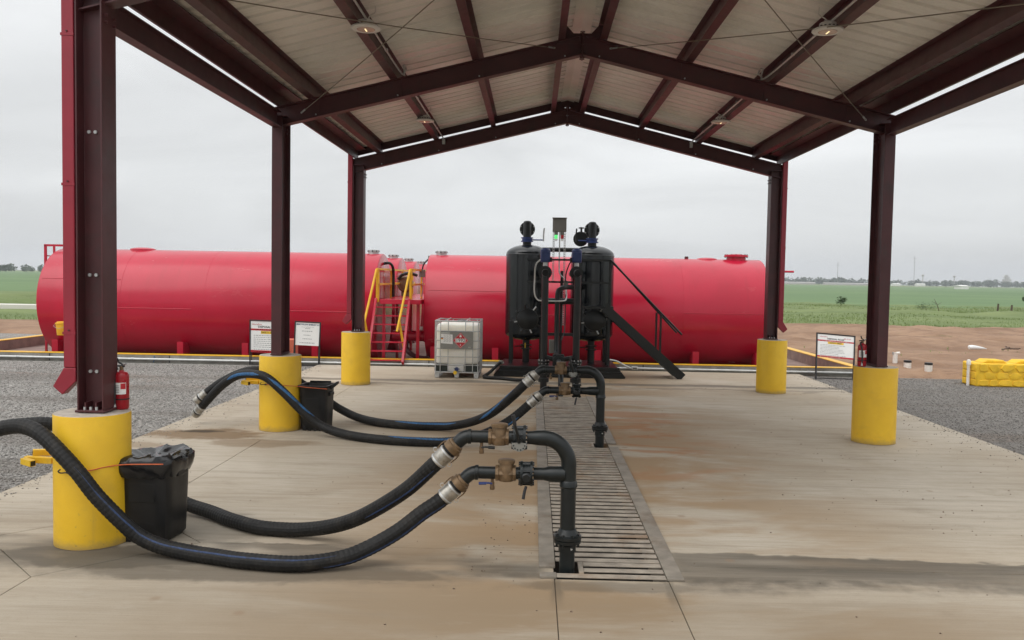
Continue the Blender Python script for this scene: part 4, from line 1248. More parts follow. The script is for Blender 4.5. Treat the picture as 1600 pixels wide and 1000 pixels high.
MB().tube(spline([(-.50, 18.6, 2.72), (-.60, 18.7, 2.60), (-.62, 18.8, 2.3), (-.62, 18.8, 2.0), (-.56, 18.85, 1.86), (-.45, 18.9, 1.83), (0.0, 19, 1.83), (.09, 19.3, 1.88), (.11, 19.8, 2.0), (.12, 20.44, 2.12)], .06), .016, 8).build('conduit', 'conduit', sk)
MB().tube(spline([(.18, 18.6, 2.72), (.12, 18.9, 2.62), (.08, 19.5, 2.42), (.11, 20.4, 2.24)], .08), .014, 8).build('cable', 'print_black', sk)
MB().tube(spline([(.12, 20.46, 1.95), (.12, 20.45, 1.6), (.10, 20.3, 1.1), (.02, 19.9, .9)], .1), .013, 8).build('cable', 'print_black', sk)
for x, lit in ((-.13, True), (.013, False)):
    s_ = MB().cyl((x, 20.56, 3.345), (x, 20.56, 3.419), .042, 14).build('beacon_base', 'box_grey', sk)
    MB().lathe([(0, .03), (.015, .036), (.085, .036), (.095, .03)], (x, 20.56, 3.255), n=16).build('green_beacon' if lit else 'red_beacon', 'green_lamp' if lit else 'print_red', s_)
    MB().lathe([(0, .02), (.01, .034), (.04, .034)], (x, 20.56, 3.21), n=16).build('beacon_cap', 'white_paint', s_)

# ================================================================== HOSE MANIFOLDS
def make_manifold(x0, y0):
    M = empty('hose_manifold', (x0, y0, 0), 'x', 'manifold', 'black pipe manifolds rising through the grate')
    P = lambda x, z, y=0.0: (x0 + x, y0 + y, z)
    r = .061
    zu, zl = 1.055, .768
    # riser, bend, upper arm
    pts = [P(0, -.3), P(0, .2), P(0, zu - .22)]
    for a in np.linspace(0, math.pi / 2, 12):
        pts.append(P(-.21 + .21 * math.cos(a), zu - .21 + .21 * math.sin(a)))
    rr = [r] * len(pts)
    pts += [P(-.25, zu), P(-.30, zu), P(-.335, zu)]
    rr += [r * .97, r * .86, r * .84]
    RI = MB().tube(pts, rr, 28).build('riser_pipe', 'black_iron', M)
    MB().tube([P(-.03, zl), P(-.09, zl), P(-.15, zl), P(-.20, zl), P(-.28, zl)], [.064, .062, .060, .050, .050], 24).build('branch_pipe', 'black_iron', M)
    MB().lathe([(0, .063), (.012, .072), (.05, .068), (.06, .061)], P(0, zl - .105), n=26).build('tee_collar', 'black_iron', RI)
    # floor flange pair
    F = MB().lathe([(.215, .062), (.225, .108), (.247, .112), (.250, .112), (.252, .098), (.256, .112), (.280, .112), (.283, .105), (.290, .088), (.335, .066)], (x0, y0, 0), n=40).build('floor_flange', 'black_iron', M)
    bb = MB(); bolts_ring(bb, P(0, .25), (0, 0, 1), .092, 8, .0095, .10); bb.build('flange_bolts', 'black_iron', F)
    MB().lathe([(.150, .062), (.152, .070), (.205, .070), (.207, .062)], (x0, y0, 0), n=26).build('pipe_collar', 'black_iron', RI)
    MB().cyl(P(.03, .19, -.062), P(.03, .19, -.082), .009, 6).build('plug', 'galv', RI)
    for z, xv, up_ in ((zu, -.395, True), (zl, -.335, False)):
        dx = xv + .395
        # butterfly valve between two flanges
        B = MB().lathe([(-.050, .075), (-.049, .099), (-.030, .099), (-.029, .084), (.029, .084), (.030, .099), (.049, .099), (.050, .075)], P(xv, z), (1, 0, 0), 32).build('butterfly_valve', 'black_iron', M)
        bb = MB(); bolts_ring(bb, P(xv, z), (1, 0, 0), .085, 8, .0095, .125); bb.build('valve_bolts', 'black_paint', B)
        # neck with notch plate facing front and its lever
        MB().cyl(P(xv, z - .01, -.07), P(xv, z - .01, -.125), .026, 14).build('valve_neck', 'black_iron', B)
        if up_:
            MB().prism([(.058 * math.cos(a), .058 * math.sin(a)) for a in np.linspace(math.pi * .96, math.pi * 2.04, 18)] + [(.02, .012), (-.02, .012)], P(xv, z - .03, -.126), (1, 0, 0), (0, 0, 1), (0, -1, 0), .005).build('notch_plate', 'plate_grey', B)
            for k in range(6):
                a = math.pi * (1.08 + .168 * k)
                MB().cyl(P(xv + .045 * math.cos(a), z - .03 + .045 * math.sin(a), -.130), P(xv + .045 * math.cos(a), z - .03 + .045 * math.sin(a), -.135), .0065, 6).build('notch', 'print_black', B)
            lv = MB().tube([P(xv, z - .02, -.140), P(xv - .012, z + .05, -.150), P(xv - .035, z + .13, -.165)], [.012, .012, .010], 8).build('lever', 'black_paint', B)
            MB().tube([P(xv - .035, z + .125, -.165), P(xv - .05, z + .205, -.172)], [.0145, .0145], 10).build('lever_grip', 'print_black', lv)
        else:
            MB().lathe([(0, .04), (.012, .04), (.02, .03)], P(xv, z - .01, -.118), (0, -1, 0), 14).build('neck_cap', 'black_paint', B)
            MB().tube([P(xv, z - .09, -.05), P(xv - .012, z - .13, -.06), P(xv - .022, z - .19, -.065)], [.011, .012, .0125], 8).build('lever', 'print_black', B)
        # pipe nipple, brass check valve
        MB().tube([P(xv - .05, z), P(xv - .11, z)], .050, 22).build('nipple', 'black_iron', M)
        xb = xv - .165
        C = MB().lathe([(-.082, .055), (-.080, .064), (-.056, .064), (-.054, .056), (-.035, .064), (.035, .064), (.054, .056), (.056, .064), (.080, .064), (.082, .055)], P(xb, z), (1, 0, 0), 8).build('check_valve', 'brass', M, ang=30)
        MB().lathe([(-.06, .058), (-.03, .066), (.03, .066), (.055, .060), (.080, .058), (.082, .068), (.104, .068), (.108, .062), (.112, .02)], P(xb + .005, z), n=26).build('bonnet', 'brass', C)
        MB().cyl(P(xb - .05, z + .045, -.052), P(xb - .05, z + .045, -.068), .009, 6).build('plug', 'brass', C)
        # pipe to the coupling and 45 degree elbow
        xe = xb - .23
        MB().tube([P(xb - .08, z), P(xe, z)], .0495, 24).build('arm_pipe', 'black_iron', M)
        E = MB().lathe([(-.014, .052), (-.012, .060), (.012, .060), (.014, .052)], P(xe, z), (1, 0, 0), 26).build('coupling_ring', 'black_iron', M)
        el = [P(xe - .10 * math.sin(a), z - .10 * (1 - math.cos(a))) for a in np.linspace(0, R(44), 7)]
        q = Vector(el[-1]) + Vector((-.72, 0, -.695)) * .045
        MB().tube(el + [q], [.054] * 7 + [.052], 24).build('elbow', 'black_iron', M)
        # drain cock under the arm pipe
        xd = xb - .115 - (.02 if up_ else -.01)
        D = MB().tube([P(xd, z - .045), P(xd, z - .075), P(xd, z - .076), P(xd, z - .11), P(xd, z - .111), P(xd, z - .135)], [.012, .012, .017, .017, .021, .018], 12).build('drain_cock', 'brass', M)
        MB().tube([P(xd, z - .085, -.015), P(xd + (.03 if up_ else -.03), z - .078, -.022), P(xd + (.105 if up_ else -.105), z - .082, -.022)], .0075, 8).build('cock_lever', 'black_iron' if up_ else 'blue_valve', D)
        MB().tube([P(xd + (.055 if up_ else -.045), z - .081, -.022), P(xd + (.107 if up_ else -.107), z - .083, -.022)], .012, 8).build('lever_sleeve', 'black_paint' if up_ else 'blue_valve', D)
    return M
MAN = make_manifold(-.338, 6.82)
MAN['label'] = 'black pipe manifold at the near end of the grate with two hose connections'
copy_tree(MAN, (.315, 12.0, 0), 'black pipe manifold halfway along the grate at its right rail')

# ================================================================== HOSES
HR = .064
def frames(pts):
    tan, U = [], []
    for i in range(len(pts)):
        tan.append((pts[min(i + 1, len(pts) - 1)] - pts[max(i - 1, 0)]).normalized())
    u = Vector((0, 0, 1))
    for t in tan:
        # keep u as close to straight up as the run allows
        w = Vector((0, 0, 1)) - t * t.z
        if w.length > .15:
            u = w.normalized()
        else:
            u = (u - t * u.dot(t)).normalized()
        U.append(u)
    return tan, U
def make_hose(pts, label, stripes, start=True, end=False, clamp='brass', blue='hose_blue'):
    P = spline(pts, .0135)
    name = 'suction_hose'
    c = P[len(P) // 2]
    H = empty(name, (c.x, c.y, 0), label, 'hose', 'large black hoses run between the manifolds and the piers')
    n = 16
    tan, U = frames(P)
    vs, fs = [], []
    for i, p in enumerate(P):
        r = HR - (.0026 if i % 3 == 0 else 0.0)
        w = tan[i].cross(U[i])
        for k in range(n):
            a = 2 * math.pi * k / n
            vs.append(p + (U[i] * math.cos(a) + w * math.sin(a)) * r)
    for i in range(len(P) - 1):
        for k in range(n):
            k2 = (k + 1) % n
            fs.append((i * n + k, i * n + k2, (i + 1) * n + k2, (i + 1) * n + k))
    MB().add(vs, fs).build('hose_body', 'rubber', H, ang=16)
    # moulded blue stripe: windows of arc length with the angle it shows at
    for (s0, s1, a0, a1, hw) in stripes:
        i0, i1 = int(s0 * (len(P) - 1)), int(s1 * (len(P) - 1))
        vs, fs = [], []
        for j, i in enumerate(range(i0, i1)):
            t = j / max(1, i1 - i0 - 1)
            a = R(a0 + (a1 - a0) * t)
            hh = R(hw) * min(1, 6 * t + .12, 6 * (1 - t) + .12)
            w = U[i].cross(tan[i])
            rr = HR + .0012 - (.0024 if i % 3 == 0 else 0)
            for q in (-1, -.5, 0, .5, 1):
                aa = a + hh * q
                vs.append(P[i] + (U[i] * math.cos(aa) + w * math.sin(aa)) * (rr + (.0006 if abs(q) < 1 else -.003)))
            if j:
                o = (j - 1) * 5
                fs += [(o + m, o + m + 1, o + m + 6, o + m + 5) for m in range(4)]
        MB().add(vs, fs).build('blue_stripe', blue, H, ang=60)
    def coupling(p, d, free):
        # d points out of the hose end
        d = d.normalized()
        C = MB().lathe([(-.145, HR + .001), (-.143, HR + .005), (-.02, HR + .005), (-.018, HR - .006), (.02, HR - .010)], p, d, 28).build('ferrule', 'aluminium', H)
        for q in (-.128, -.03):
            MB().lathe([(q - .007, HR + .003), (q - .005, HR + .009), (q + .005, HR + .009), (q + .007, HR + .003)], p, d, 28).build('clamp_band', 'galv', C)
        b = MB().lathe([(.0, HR - .008), (.004, HR + .009), (.055, HR + .010), (.06, HR + .001), (.075, HR), (.08, HR - .006)], p, d, 28)
        K = b.build('camlock', clamp, C)
        u, w = frame_of(d)
        for sg in (-1, 1):
            a = p + d * .03 + w * sg * (HR + .012)
            MB().tube([a, a - d * .04 + w * sg * .008, a - d * .10 + w * sg * .004], [.006, .005, .004], 8).build('cam_arm', clamp, K)
            ringc = a - d * .115 + w * sg * .006
            MB().tube([ringc + (d * math.cos(t) + w * math.sin(t)) * .017 for t in np.linspace(0, 2 * math.pi, 13)], .0022, 5, False).build('pull_ring', 'galv', K)
    if start:
        coupling(P[0], P[0] - P[14], False)
    if end:
        coupling(P[-7], P[-1] - P[-13], True)
    return H
make_hose([(-1.283, 6.82, .943), (-1.42, 6.83, .81), (-1.62, 6.91, .61), (-1.85, 7.04, .43), (-2.09, 7.19, .27), (-2.33, 7.34, .155), (-2.6, 7.45, .085), (-2.83, 7.5, .066), (-3.07, 7.56, .066), (-3.37, 7.76, .066), (-3.62, 7.97, .07), (-3.97, 8.13, .12), (-4.3, 8.12, .31), (-4.6, 8.02, .62), (-4.85, 7.95, .82), (-5.1, 7.9, .885), (-5.32, 7.85, .885), (-5.52, 7.8, .85), (-5.75, 7.75, .74), (-6.0, 7.7, .5), (-6.15, 7.66, .2), (-6.3, 7.6, .03)],
          'black hose from the upper arm of the nearest manifold passing behind the trash bin', [(.03, .16, 128, 120, 8)], True, False, 'brass', 'hose_navy')
make_hose([(-1.224, 6.82, .657), (-1.36, 6.82, .53), (-1.5, 6.82, .43), (-1.7, 6.80, .275), (-1.95, 6.75, .14), (-2.15, 6.68, .085), (-2.46, 6.6, .066), (-2.88, 6.65, .066), (-3.11, 6.72, .066), (-3.35, 6.8, .066), (-3.62, 6.87, .09), (-3.81, 6.88, .165), (-3.94, 6.86, .285), (-4.14, 6.84, .5), (-4.29, 6.84, .69), (-4.46, 6.87, .85), (-4.62, 6.92, .965), (-4.77, 6.97, 1.02), (-4.93, 7.0, 1.02), (-5.15, 7.0, .95), (-5.4, 7.0, .75), (-5.6, 7.0, .4), (-5.75, 7.0, .08)],
          'black hose with thin blue stripe lying in front of the nearest yellow pier', [(.20, .64, 46, 52, 8), (.03, .22, 130, 120, 9)], True, False, 'brass', 'hose_navy')
make_hose([(-.630, 12.0, .943), (-.77, 12.0, .81), (-.92, 12.08, .65), (-1.2, 12.32, .385), (-1.5, 12.65, .195), (-1.83, 12.85, .09), (-2.1, 12.93, .066), (-2.37, 12.93, .066), (-2.89, 13.1, .066), (-3.33, 13.42, .085), (-3.68, 13.58, .20), (-3.95, 13.5, .40), (-4.3, 13.36, .66), (-4.55, 13.2, .79), (-4.78, 13.0, .85), (-5.02, 13.0, .82), (-5.32, 13, .68), (-5.56, 13, .51), (-5.74, 13, .36)],
          'black hose looping behind the second pier with its silver end in the air', [(.05, .18, 20, 110, 20), (.26, .42, 52, 30, 18), (.74, .80, 60, 40, 18)], True, True, 'aluminium')
make_hose([(-.571, 12.0, .657), (-.70, 12, .535), (-.91, 11.95, .36), (-1.16, 11.85, .22), (-1.44, 11.76, .125), (-1.77, 11.7, .07), (-2.2, 11.68, .066), (-2.66, 11.77, .066), (-3.05, 11.95, .066), (-3.39, 12.13, .09), (-3.66, 12.23, .17), (-3.92, 12.26, .36), (-4.2, 12.27, .63), (-4.45, 12.32, .82), (-4.68, 12.42, .86), (-4.98, 12.6, .81), (-5.29, 12.8, .62), (-5.61, 13, .33), (-5.80, 13.1, .14)],
          'black hose with wide blue stripe draped across the second pier to the slab edge', [(.20, .36, 48, 20, 18), (.57, .71, 10, 60, 24), (.73, .84, 80, 95, 26), (.06, .13, 110, 110, 14)], True, True, 'aluminium')
ch = empty('tote_hose', (-1.5, 19.6, 0), 'thin black hose curling on the slab between tote and skid', 'hose')
MB().tube(spline([(-1.40, 20.4, .30), (-1.46, 20.25, .26), (-1.62, 19.95, .12), (-1.74, 19.75, .05), (-1.66, 19.62, .042), (-1.3, 19.5, .042), (-.95, 19.2, .05), (-.70, 18.7, .14), (-.55, 18.3, .36), (-.45, 18.1, .5)], .04), .038, 12).build('hose_body', 'rubber', ch)
MB().tube(spline([(-1.42, 20.42, .31), (-1.36, 20.4, .33), (-1.33, 20.4, .28)], .03), .045, 12).build('elbow', 'box_grey', ch)

# yellow hose hooks bolted to the piers
def make_hook(x, y, lab, group):
    H = empty('hose_hook', (x, y, .71), lab, 'hook', group)
    for a, c in (((x - .30, y + .10, .735), (x - .51, y - .02, .752)), ((x - .30, y - .08, .700), (x - .545, y - .07, .705))):
        MB().bar(a, c, .052, .052).build('arm', 'yellow_paint', H, bevel=.003)
        d = (Vector(c) - Vector(a)).normalized()
        MB().bar(Vector(c) + d * .0005, Vector(c) + d * .003, .04, .04).build('open_end', 'print_black', H)
    MB().bar((x - .53, y - .125, .703), (x - .405, y - .20, .697), .052, .052).build('cross_arm', 'yellow_paint', H, bevel=.003)
    MB().bar((x - .404, y - .2005, .697), (x - .4015, y - .2017, .697), .04, .04).build('open_end', 'print_black', H)
    return H
HK = make_hook(-PX, PY[0], 'yellow square tube hook on the nearest pier holding hoses', 'yellow hose hooks on the piers')
copy_tree(HK, (-PX, PY[1], .71), 'yellow square tube hook under the hoses on the second pier')

# ================================================================== TRASH BINS
def sq_ring(cx_, cy_, z, hw, hd, n=40, p=7.0, rot=0.0):
    out = []
    for k in range(n):
        a = 2 * math.pi * k / n
        c, s_ = math.cos(a), math.sin(a)
        q = (abs(c) ** p + abs(s_) ** p) ** (-1 / p)
        x, y = hw * q * c, hd * q * s_
        out.append(Vector((cx_ + x * math.cos(rot) - y * math.sin(rot), cy_ + x * math.sin(rot) + y * math.cos(rot), z)))
    return out
def rings(b, RR, cap0=True, cap1=False):
    n = len(RR[0])
    vs = [v for r in RR for v in r]
    fs = [(i * n + k, i * n + (k + 1) % n, (i + 1) * n + (k + 1) % n, (i + 1) * n + k) for i in range(len(RR) - 1) for k in range(n)]
    if cap0: fs.append(tuple(range(n - 1, -1, -1)))
    if cap1: fs.append(tuple((len(RR) - 1) * n + k for k in range(n)))
    return b.add(vs, fs)
def make_bin(cx_, cy_, h, w0, w1, rot, lab, bag):
    T = empty('trash_bin', (cx_, cy_, 0), lab, 'trash bin', 'black bins strapped to the yellow piers')
    RRn = [sq_ring(cx_, cy_, .012, w0 * .93, w0 * .93, rot=rot), sq_ring(cx_, cy_, .03, w0, w0, rot=rot)]
    for t in (.25, .5, .75, .93):
        w = w0 + (w1 - w0) * t
        RRn.append(sq_ring(cx_, cy_, h * t, w, w, rot=rot))
    w = w1
    RRn += [sq_ring(cx_, cy_, h * .955, w + .004, w + .004, rot=rot), sq_ring(cx_, cy_, h * .957, w + .022, w + .022, rot=rot), sq_ring(cx_, cy_, h, w + .024, w + .024, rot=rot), sq_ring(cx_, cy_, h, w + .004, w + .004, rot=rot), sq_ring(cx_, cy_, h * .95, w - .008, w - .008, rot=rot), sq_ring(cx_, cy_, h * .1, w0 - .02, w0 - .02, rot=rot)]
    rings(MB(), RRn, True, True).build('tub', 'plastic_black', T, ang=40)
    for sgn in (-1, 1):
        for q in (-.6, -.2, .2, .6):
            c = Vector((math.cos(rot), math.sin(rot), 0)); s_ = Vector((-math.sin(rot), math.cos(rot), 0))
            p = Vector((cx_, cy_, 0)) + c * (q * w0) - s_ * (w0 + .003)
        MB().bar(Vector((cx_, cy_, h * .80)) + c * sgn * (w1 + .01) - s_ * .09, Vector((cx_, cy_, h * .80)) + c * sgn * (w1 + .01) + s_ * .09, .03, .05).build('grip', 'plastic_black', T, bevel=.008)
    for q in (-.62, -.21, .21, .62):
        p = Vector((cx_, cy_, .012)) + c * (q * w0) - s_ * (w0 * .965)
        MB().box(p + Vector((0, 0, .035)), (.05, .014, .09), Matrix.Rotation(rot, 3, 'Z')).build('foot_rib', 'plastic_black', T, bevel=.004)
    MB().box(Vector((cx_, cy_, h * .60)) - s_ * (w0 + (w1 - w0) * .6 - .001), (w1 * 1.0, .008, .16), Matrix.Rotation(rot, 3, 'Z')).build('moulded_panel', 'plastic_black', T, bevel=.003)
    if bag:
        # liner folded over the rim, wrinkled, one corner pulled out
        n = 72
        LR = []
        for j, (zz, dw) in enumerate(((h * .80, .016), (h * .85, .034), (h * .92, .044), (h * .985, .042), (h * 1.03, .022), (h * 1.045, -.03), (h * 1.0, -.10), (h * .985, -.18))):
            ring = sq_ring(cx_, cy_, zz, w1 + dw, w1 + dw, n, 4.5, rot)
            for k, v in enumerate(ring):
                nz = mnoise.noise(Vector((v.x * 11, v.y * 11, v.z * 6 + j)))
                nz2 = mnoise.noise(Vector((v.x * 25, v.y * 25, v.z * 12)))
                d = Vector((v.x - cx_, v.y - cy_, 0)).normalized()
                lft = max(0, (cx_ - v.x) / .25)
                v += d * (.015 * nz + .010 * nz2 + .03 * lft * (j < 5))
                v.z += (.014 + (.016 if j > 3 else 0)) * nz + .010 * nz2 + (-.05 * abs(nz) if j == 0 else 0) - .03 * lft * (j > 2)
            LR.append(ring)
        rings(MB(), LR, False, True).build('bin_liner', 'bag', T, ang=50)
        e = Vector((cx_ + .24, cy_ - .16, h * .98))
        for k in range(3):
            MB().tube(spline([e + Vector((-.06, .02 * k, -.02)), e + Vector((.02, .01 * k - .01, .02 + .01 * k)), e + Vector((.085, -.01, .05 + .012 * k)), e + Vector((.10 + .01 * k, -.02, .02 + .02 * k))], .02), [.03, .03, .022, .018, .014, .01, .006][0], 7).build('liner_corner', 'bag', T)
    else:
        # open tub: raised back rim and a turned up carry ear
        MB().prism([(-.02, 0), (.03, -.06), (.13, .03), (.125, .07), (.06, .035)], (cx_ + w1 - .01, cy_ - w1 * .5, h * .985), (1, 0, 0), (0, 0, 1), (0, 1, 0), .10).build('carry_ear', 'plastic_black', T, bevel=.008)
        MB().bar((cx_ - w1 * .75, cy_ + w1 + .005, h + .012), (cx_ + w1 * .75, cy_ + w1 + .005, h + .012), .02, .03).build('back_rim', 'plastic_black', T, bevel=.006)
    return T
make_bin(-3.93, 7.44, .725, .212, .236, R(-4), 'black trash bin with a wrinkled liner beside the nearest yellow pier', True)
make_bin(-3.86, 12.86, .675, .195, .215, R(-6), 'open black trash bin without a liner at the second yellow pier', False)
def make_cord(pts, hook, lab):
    B = empty('bungee_cord', pts[0], lab, 'bungee cord', 'orange cords holding the bins to the piers')
    MB().tube(spline(pts, .02), .005, 8).build('cord', 'orange', B)
    p = Vector(pts[0])
    MB().tube(spline([p + Vector((.02, 0, 0)), p + Vector((-.02, -.004, 0)), p + Vector((-.06, -.006, -.005)), p + Vector((-.075, -.02, .012)), p + Vector((-.055, -.02, .028))], .01), .006, 6).build('hook', 'print_black', B)
    MB().cyl(p + Vector((-.012, -.002, 0)), p + Vector((.03, .002, 0)), .011, 8).build('ferrule', 'print_black', B)
    return B
def arc(cx_, cy_, r, a0, a1, z0, z1, n=7):
    return [(cx_ + r * math.cos(R(a0 + (a1 - a0) * t)), cy_ + r * math.sin(R(a0 + (a1 - a0) * t)), z0 + (z1 - z0) * t) for t in np.linspace(0, 1, n)]
make_cord(arc(-PX, PY[0], .315, 262, 300, .655, .675, 5) + [(-4.20, 7.05, .683), (-4.09, 7.135, .69), (-3.96, 7.146, .695), (-3.73, 7.15, .70)], True, 'orange bungee cord round the lined bin on the nearest pier')
make_cord(arc(-PX, PY[1], .315, 245, 292, .70, .69, 5) + [(-4.10, 12.57, .675), (-3.93, 12.60, .655), (-3.65, 12.62, .635)], True, 'orange bungee cord round the open bin on the second pier')

# ================================================================== FIRE EXTINGUISHERS
def make_ext(x, y, z, lab):
    E = empty('fire_extinguisher', (x, y, z), lab, 'fire extinguisher', 'red extinguishers standing on piers')
    r = .062
    prof = [(.0, .052), (.006, .058), (.012, r), (.285, r)] + [(.285 + .045 * math.sin(a), .02 + (r - .02) * math.cos(a)) for a in np.linspace(.15, 1.5, 8)] + [(.34, .02)]
    MB().lathe(prof, (x, y, z), n=32).build('cylinder', 'ext_red', E)
    vs = []
    for zz in (.135, .235):
        for a in np.linspace(R(205), R(330), 14):
            vs.append((x + (r + .001) * math.cos(a), y + (r + .001) * math.sin(a), z + zz))
    L = MB().add(vs, [(k, k + 1, 15 + k, 14 + k) for k in range(13)]).build('label', 'white_paint', E)
    vs = []
    for zz in (.18, .23):
        for a in np.linspace(R(288), R(326), 6):
            vs.append((x + (r + .002) * math.cos(a), y + (r + .002) * math.sin(a), z + zz))
    MB().add(vs, [(k, k + 1, 7 + k, 6 + k) for k in range(5)]).build('red_panel', 'print_red', L)
    for q in range(5):
        vs = []
        zz = .150 + q * .014
        for t in (zz, zz + .006):
            for a in np.linspace(R(228), R(278), 7):
                vs.append((x + (r + .002) * math.cos(a), y + (r + .002) * math.sin(a), z + t))
        MB().add(vs, [(k, k + 1, 8 + k, 7 + k) for k in range(6)]).build('print_line', 'print_grey', L)
    MB().lathe([(.085, r + .0005), (.0855, r + .003), (.096, r + .003), (.0965, r + .0005)], (x, y, z), n=30).build('strap', 'print_black', E)
    MB().cyl((x, y, z + .335), (x, y, z + .375), .017, 12).build('valve', 'brass', E)
    MB().tube([(x + .03, y, z + .372), (x - .02, y - .01, z + .378), (x - .055, y - .02, z + .372)], .009, 6).build('carry_handle', 'print_black', E)
    MB().tube([(x + .015, y, z + .385), (x - .02, y - .01, z + .41), (x - .03, y - .015, z + .445)], .008, 6).build('squeeze_lever', 'print_black', E)
    MB().tube([(x + .02, y - .005, z + .385), (x + .05, y - .01, z + .40)], .008, 6).build('gauge', 'galv', E)
    MB().tube(spline([(x - .02, y - .02, z + .355), (x - .05, y - .05, z + .34), (x - .035, y - .072, z + .28), (x - .025, y - .078, z + .15), (x - .026, y - .076, z + .02)], .02), .011, 8).build('hose', 'print_black', E)
    MB().tube([(x - .026, y - .076, z + .075), (x - .026, y - .076, z + .015)], [.010, .014], 8).build('nozzle', 'galv', E)
    return E
make_ext(-4.215, 7.43, PH + .004, 'red fire extinguisher on top of the nearest yellow pier')
make_ext(4.16, 12.72, PH + .004, 'red fire extinguisher on the yellow pier at the right')

# ================================================================== IBC TOTE
tx0, tx1, ty0, ty1 = -2.87, -1.86, 19.72, 20.86
tt = empty('liquid_tote', (-2.365, 20.3, 0), 'white plastic liquid tote in a steel cage beside the black vessels', 'tote')
b = MB()
RRn = []
for z, q in ((.32, .03), (.335, .012), (.36, 0), (1.16, 0), (1.215, .02), (1.25, .07), (1.262, .15)):
    hw, hd = (tx1 - tx0) / 2 - .022 - q, (ty1 - ty0) / 2 - .022 - q
    RRn.append(sq_ring((tx0 + tx1) / 2, (ty0 + ty1) / 2, z, hw, hd, 56, 14))
rings(b, RRn, True, True)
b.build('bottle', 'white_poly', tt, ang=35)
cxm = (tx0 + tx1) / 2
for xa, xb in ((tx0 + .025, tx0 + .29), (tx1 - .335, tx1 - .025)):
    MB().span((xa, ty0 + .03, .15), (xb, ty1 - .03, .318)).build('hollow_block', 'hollow_dark', tt, bevel=.01)  # dark blocks stand in for the dark hollows under the bottle corners
MB().span((tx0 + .295, ty0 + .02, .15), (tx1 - .34, ty1 - .05, .318)).build('outlet_recess', 'white_poly', tt, bevel=.02)
MB().lathe([(0, .12), (.02, .12), (.022, .105), (.05, .10), (.055, .08)], (cxm + .05, 20.3, 1.262), n=24).build('lid', 'print_black', tt)
zs = (.30, .49, .68, .86, 1.075)
cb = .0095
for z in zs:
    pts = [(tx0, ty0, z), (tx1, ty0, z), (tx1, ty1, z), (tx0, ty1, z), (tx0, ty0, z)]
    q = .05
    loop = []
    for (ax, ay), (bx, by) in zip(((tx0, ty0), (tx1, ty0), (tx1, ty1), (tx0, ty1)), ((tx1, ty0), (tx1, ty1), (tx0, ty1), (tx0, ty0))):
        d = Vector((bx - ax, by - ay, 0)).normalized()
        loop += [Vector((ax, ay, z)) + d * q, Vector((bx, by, z)) - d * q]
    loop.append(loop[0])
    MB().tube(loop, cb, 8, False).build('cage_bar', 'galv', tt)
MB().tube([(tx0, ty0, 1.305), (tx1, ty0, 1.305), (tx1, ty1, 1.305), (tx0, ty1, 1.305), (tx0, ty0, 1.305)], .0185, 8, False).build('top_rail', 'galv', tt)
W = tx1 - tx0
for f in (.02, .125, .30, .69, .86, .98):
    x = tx0 + W * f
    MB().tube([(x, ty0 - .012, .13), (x, ty0 - .012, 1.30)], cb, 8).build('cage_bar', 'galv', tt)
for f in (.12, .3, .5, .7, .88):
    y = ty0 + (ty1 - ty0) * f
    for x in (tx0 - .012, tx1 + .012):
        MB().tube([(x, y, .13), (x, y, 1.30)], cb, 8).build('cage_bar', 'galv', tt)
    x = tx0 + W * f
    MB().tube([(x, ty1 + .012, .13), (x, ty1 + .012, 1.30)], cb, 8).build('cage_bar', 'galv', tt)
for x in (tx0 + .25, tx1 - .3):
    MB().tube([(x, ty0, 1.322), (x, ty1, 1.322)], .014, 8).build('top_bar', 'galv', tt)
# steel pallet
MB().span((tx0 - .005, ty0 - .005, .118), (tx1 + .005, ty1 + .005, .148)).build('pallet_deck', 'galv', tt, bevel=.008)
for x in (tx0 + .055, tx1 - .055, cxm):
    for y in (ty0 + .05, ty1 - .05):
        MB().prism([(-.058, .117), (.058, .117), (.05, .012), (-.05, .012)], (x, y - .05, 0), (1, 0, 0), (0, 0, 1), (0, 1, 0), .1).build('pallet_foot', 'galv', tt, bevel=.006)
for x in (tx0 + .055, tx1 - .055):
    MB().span((x - .045, ty0 + .01, .0), (x + .045, ty1 - .01, .0118)).build('skid_runner', 'galv', tt)
# identification plate with printed matter
yp = ty0 - .024
pl_ = MB().span((tx0 + W * .125, yp, .665), (tx0 + W * .86, yp + .003, 1.068)).build('sign_plate', 'plate_grey', tt)
MB().prism([(0, 0), (.275, -.018), (.268, .20), (.005, .215)], (tx0 + .135, yp - .004, .80), (1, 0, 0), (0, 0, 1), (0, 1, 0), .003).build('paper_label', 'white_paint', tt)
b = MB()
for k in range(7):
    for q in range(3):
        b.box((tx0 + .22 + q * .06 + .012 * (k % 2), yp - .0052, .985 - .025 * k), (.045, .002, .007))
b.build('label_text', 'print_grey', pl_)
for k, mm in enumerate(('print_black', 'print_red', 'print_yellow')):
    MB().box((tx0 + .165, yp - .0055, .925 - .015 * k), (.05, .002, .0148)).build('flag_band', mm, pl_)
MB().box((tx0 + .24, yp - .0055, 1.035), (.2, .002, .012)).build('plate_print', 'white_paint', pl_)
MB().box((tx1 - .21, yp - .0055, .715), (.07, .002, .03)).build('sticker', 'white_poly', pl_)
pc = Vector((tx0 + W * .58, yp - .007, .868))
hd_ = .182
MB().prism([(-hd_, 0), (0, -hd_), (hd_, 0), (0, hd_)], pc, (1, 0, 0), (0, 0, 1), (0, 1, 0), .003).build('hazard_placard', 'print_red', tt, smooth=False)
b = MB()
